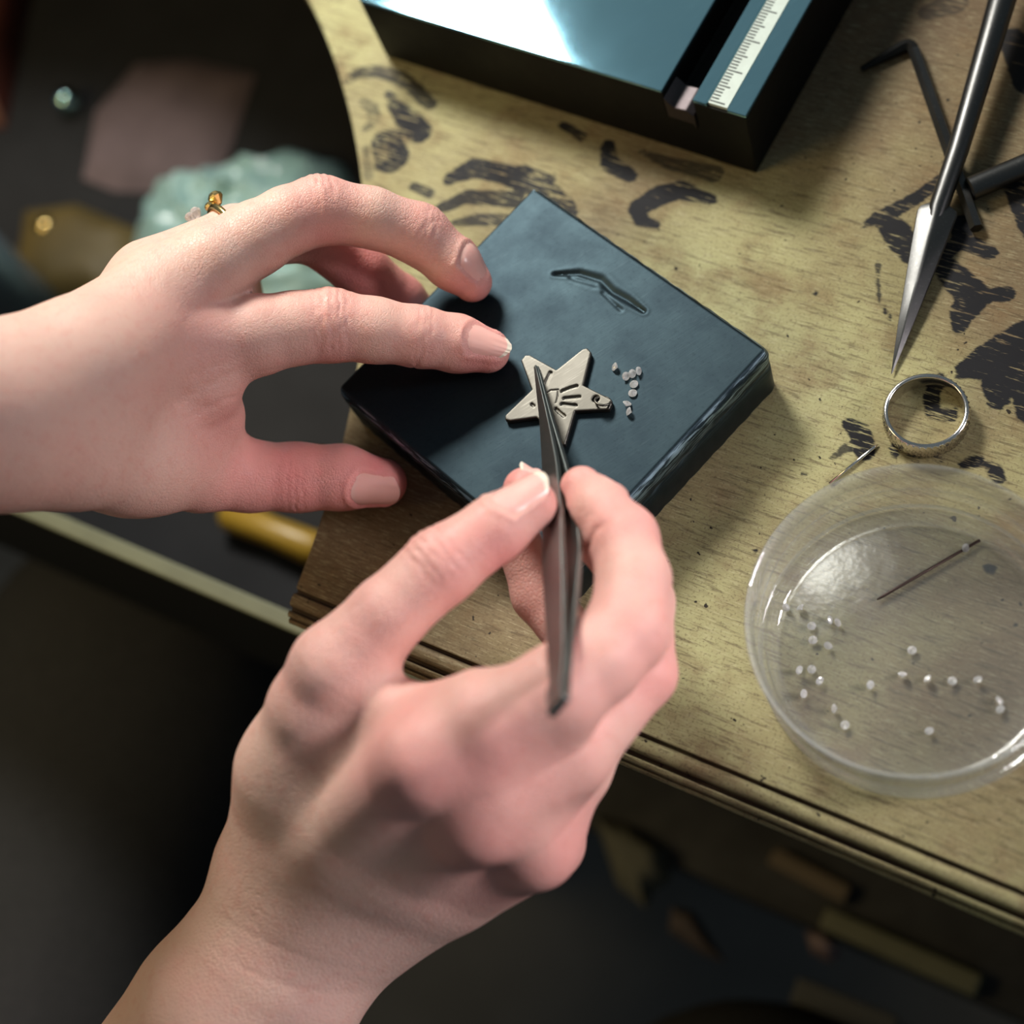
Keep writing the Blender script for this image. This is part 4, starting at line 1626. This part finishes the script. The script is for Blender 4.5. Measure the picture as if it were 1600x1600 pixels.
def bead(x, y, r, mat, label, name='bead'):
    c = P(x, y, DZ + r) * [1, 1, 0] + [0, 0, DZ + 0.08]
    V, Fc = lathe([(0.01, 0), (r * .6, 0), (r, r * .6), (r, r * 1.2), (r * .75, r * 1.8), (0.3, r * 2)], 24, c)
    tag(fix_normals(mesh_obj(name, V, Fc, mat), 60), label, 'bead')


bead(106, 158, 5.5, steel('chrome', (0.5, 0.8, 0.82), 0.12), 'shiny steel bead in the dark drawer beyond the leather scrap', 'steel_bead')
bead(75, 357, 5.0, M_GOLD, 'shiny brass bead on the drawer floor by the wooden offcut', 'brass_bead')
# yellow tool handle
ya, yb = P(352, 800, DZ + 7), P(500, 862, DZ + 7)
V, Fc = tube([ya, ya + (yb - ya) * .06, ya + (yb - ya) * .5, ya + (yb - ya) * .94, yb], [4.5, 6.5, 5.6, 6.5, 5.0], 20)
tag(fix_normals(mesh_obj('tool_handle', V, Fc, simple('yellow_lacquer', (0.36, 0.22, 0.025), 0.35)), 50), 'yellow lacquered tool handle lying in the drawer under the left thumb', 'tool handle')
# bottle at the side
bc = P(-62, 420, -100) * [1, 1, 0] + [0, 0, DZ + 0.08]
V, Fc = lathe([(0.1, 0), (19, 0), (20, 1.5), (20, 62), (17, 72), (9, 79), (8, 82), (8, 95), (0.1, 95)], 48, bc)
tag(fix_normals(mesh_obj('bottle', V, Fc, simple('blue_grey_plastic', (0.10, 0.14, 0.17), 0.2)), 45), 'blue-grey plastic bottle standing in the drawer', 'bottle')
V, Fc = pillow([(-60, -60), (60, -60), (35, 60), (10, 200), (-60, 210)], DZ, 14, 9, 1.5)
tag(fix_normals(mesh_obj('red_leather_case', V, Fc, simple('red_brown_leather', (0.10, 0.028, 0.02), 0.5)), 50), 'red-brown leather case at the dark side of the drawer', 'case')

# ------------------------------------------------------------------ odds and ends on the lower shelf, seen past the front edge
SH = -260.0


def stick(name, a, b, w, h, mat, label, cat):
    A, B = P(*a, SH + h), P(*b, SH + h)
    d = unit(B - A)
    sdv = unit(np.cross(d, ZV))
    V, Fc = box((A + B) / 2 * [1, 1, 0] + [0, 0, SH + h / 2 + 0.05], d, sdv, ZV, np.linalg.norm(B - A) / 2, w / 2, h / 2)
    tag(bevel(mesh_obj(name, V, Fc, mat, smooth=False), 1.2), label, cat)


M_BAT = simple('pale_batten', (0.14, 0.135, 0.08), 0.6, 0, 0.2, 60)
stick('batten', (1285, 1432), (1530, 1540), 8, 8, M_BAT, 'olive wooden batten lying on the shelf under the bench', 'batten')
stick('batten', (1205, 1335), (1325, 1398), 7, 7, simple('tan_batten', (0.13, 0.095, 0.06), 0.6), 'short tan wooden batten on the shelf under the moulded edge', 'batten')
stick('batten', (1240, 1545), (1400, 1610), 10, 7, simple('grey_batten', (0.06, 0.06, 0.058), 0.6), 'dull grey batten lying low under the bench', 'batten')
V, Fc = pillow([(930, 1275), (985, 1290), (1045, 1330), (1050, 1375), (1020, 1395), (1010, 1420), (965, 1385)], SH, 14, 21, 3)
tag(fix_normals(mesh_obj('cloth_rag', V, Fc, simple('beige_rag', (0.11, 0.105, 0.08), 0.9)), 50), 'crumpled beige rag on the shelf under the bench', 'rag')
V, Fc = pillow([(1050, 1415), (1085, 1425), (1135, 1505), (1095, 1490), (1045, 1455)], SH, 10, 22, 2)
tag(fix_normals(mesh_obj('cloth_rag', V, Fc, simple('brown_rag', (0.075, 0.057, 0.055), 0.9)), 50), 'small brown rag on the shelf under the bench', 'rag')
V, Fc = pillow([(1258, 1455), (1290, 1458), (1318, 1490), (1300, 1505), (1268, 1490)], SH, 11, 23, 0.4)
tag(fix_normals(mesh_obj('eraser', V, Fc, simple('pink_rubber', (0.20, 0.14, 0.14), 0.6)), 50), 'pinkish rubber block beside the olive batten', 'rubber block')
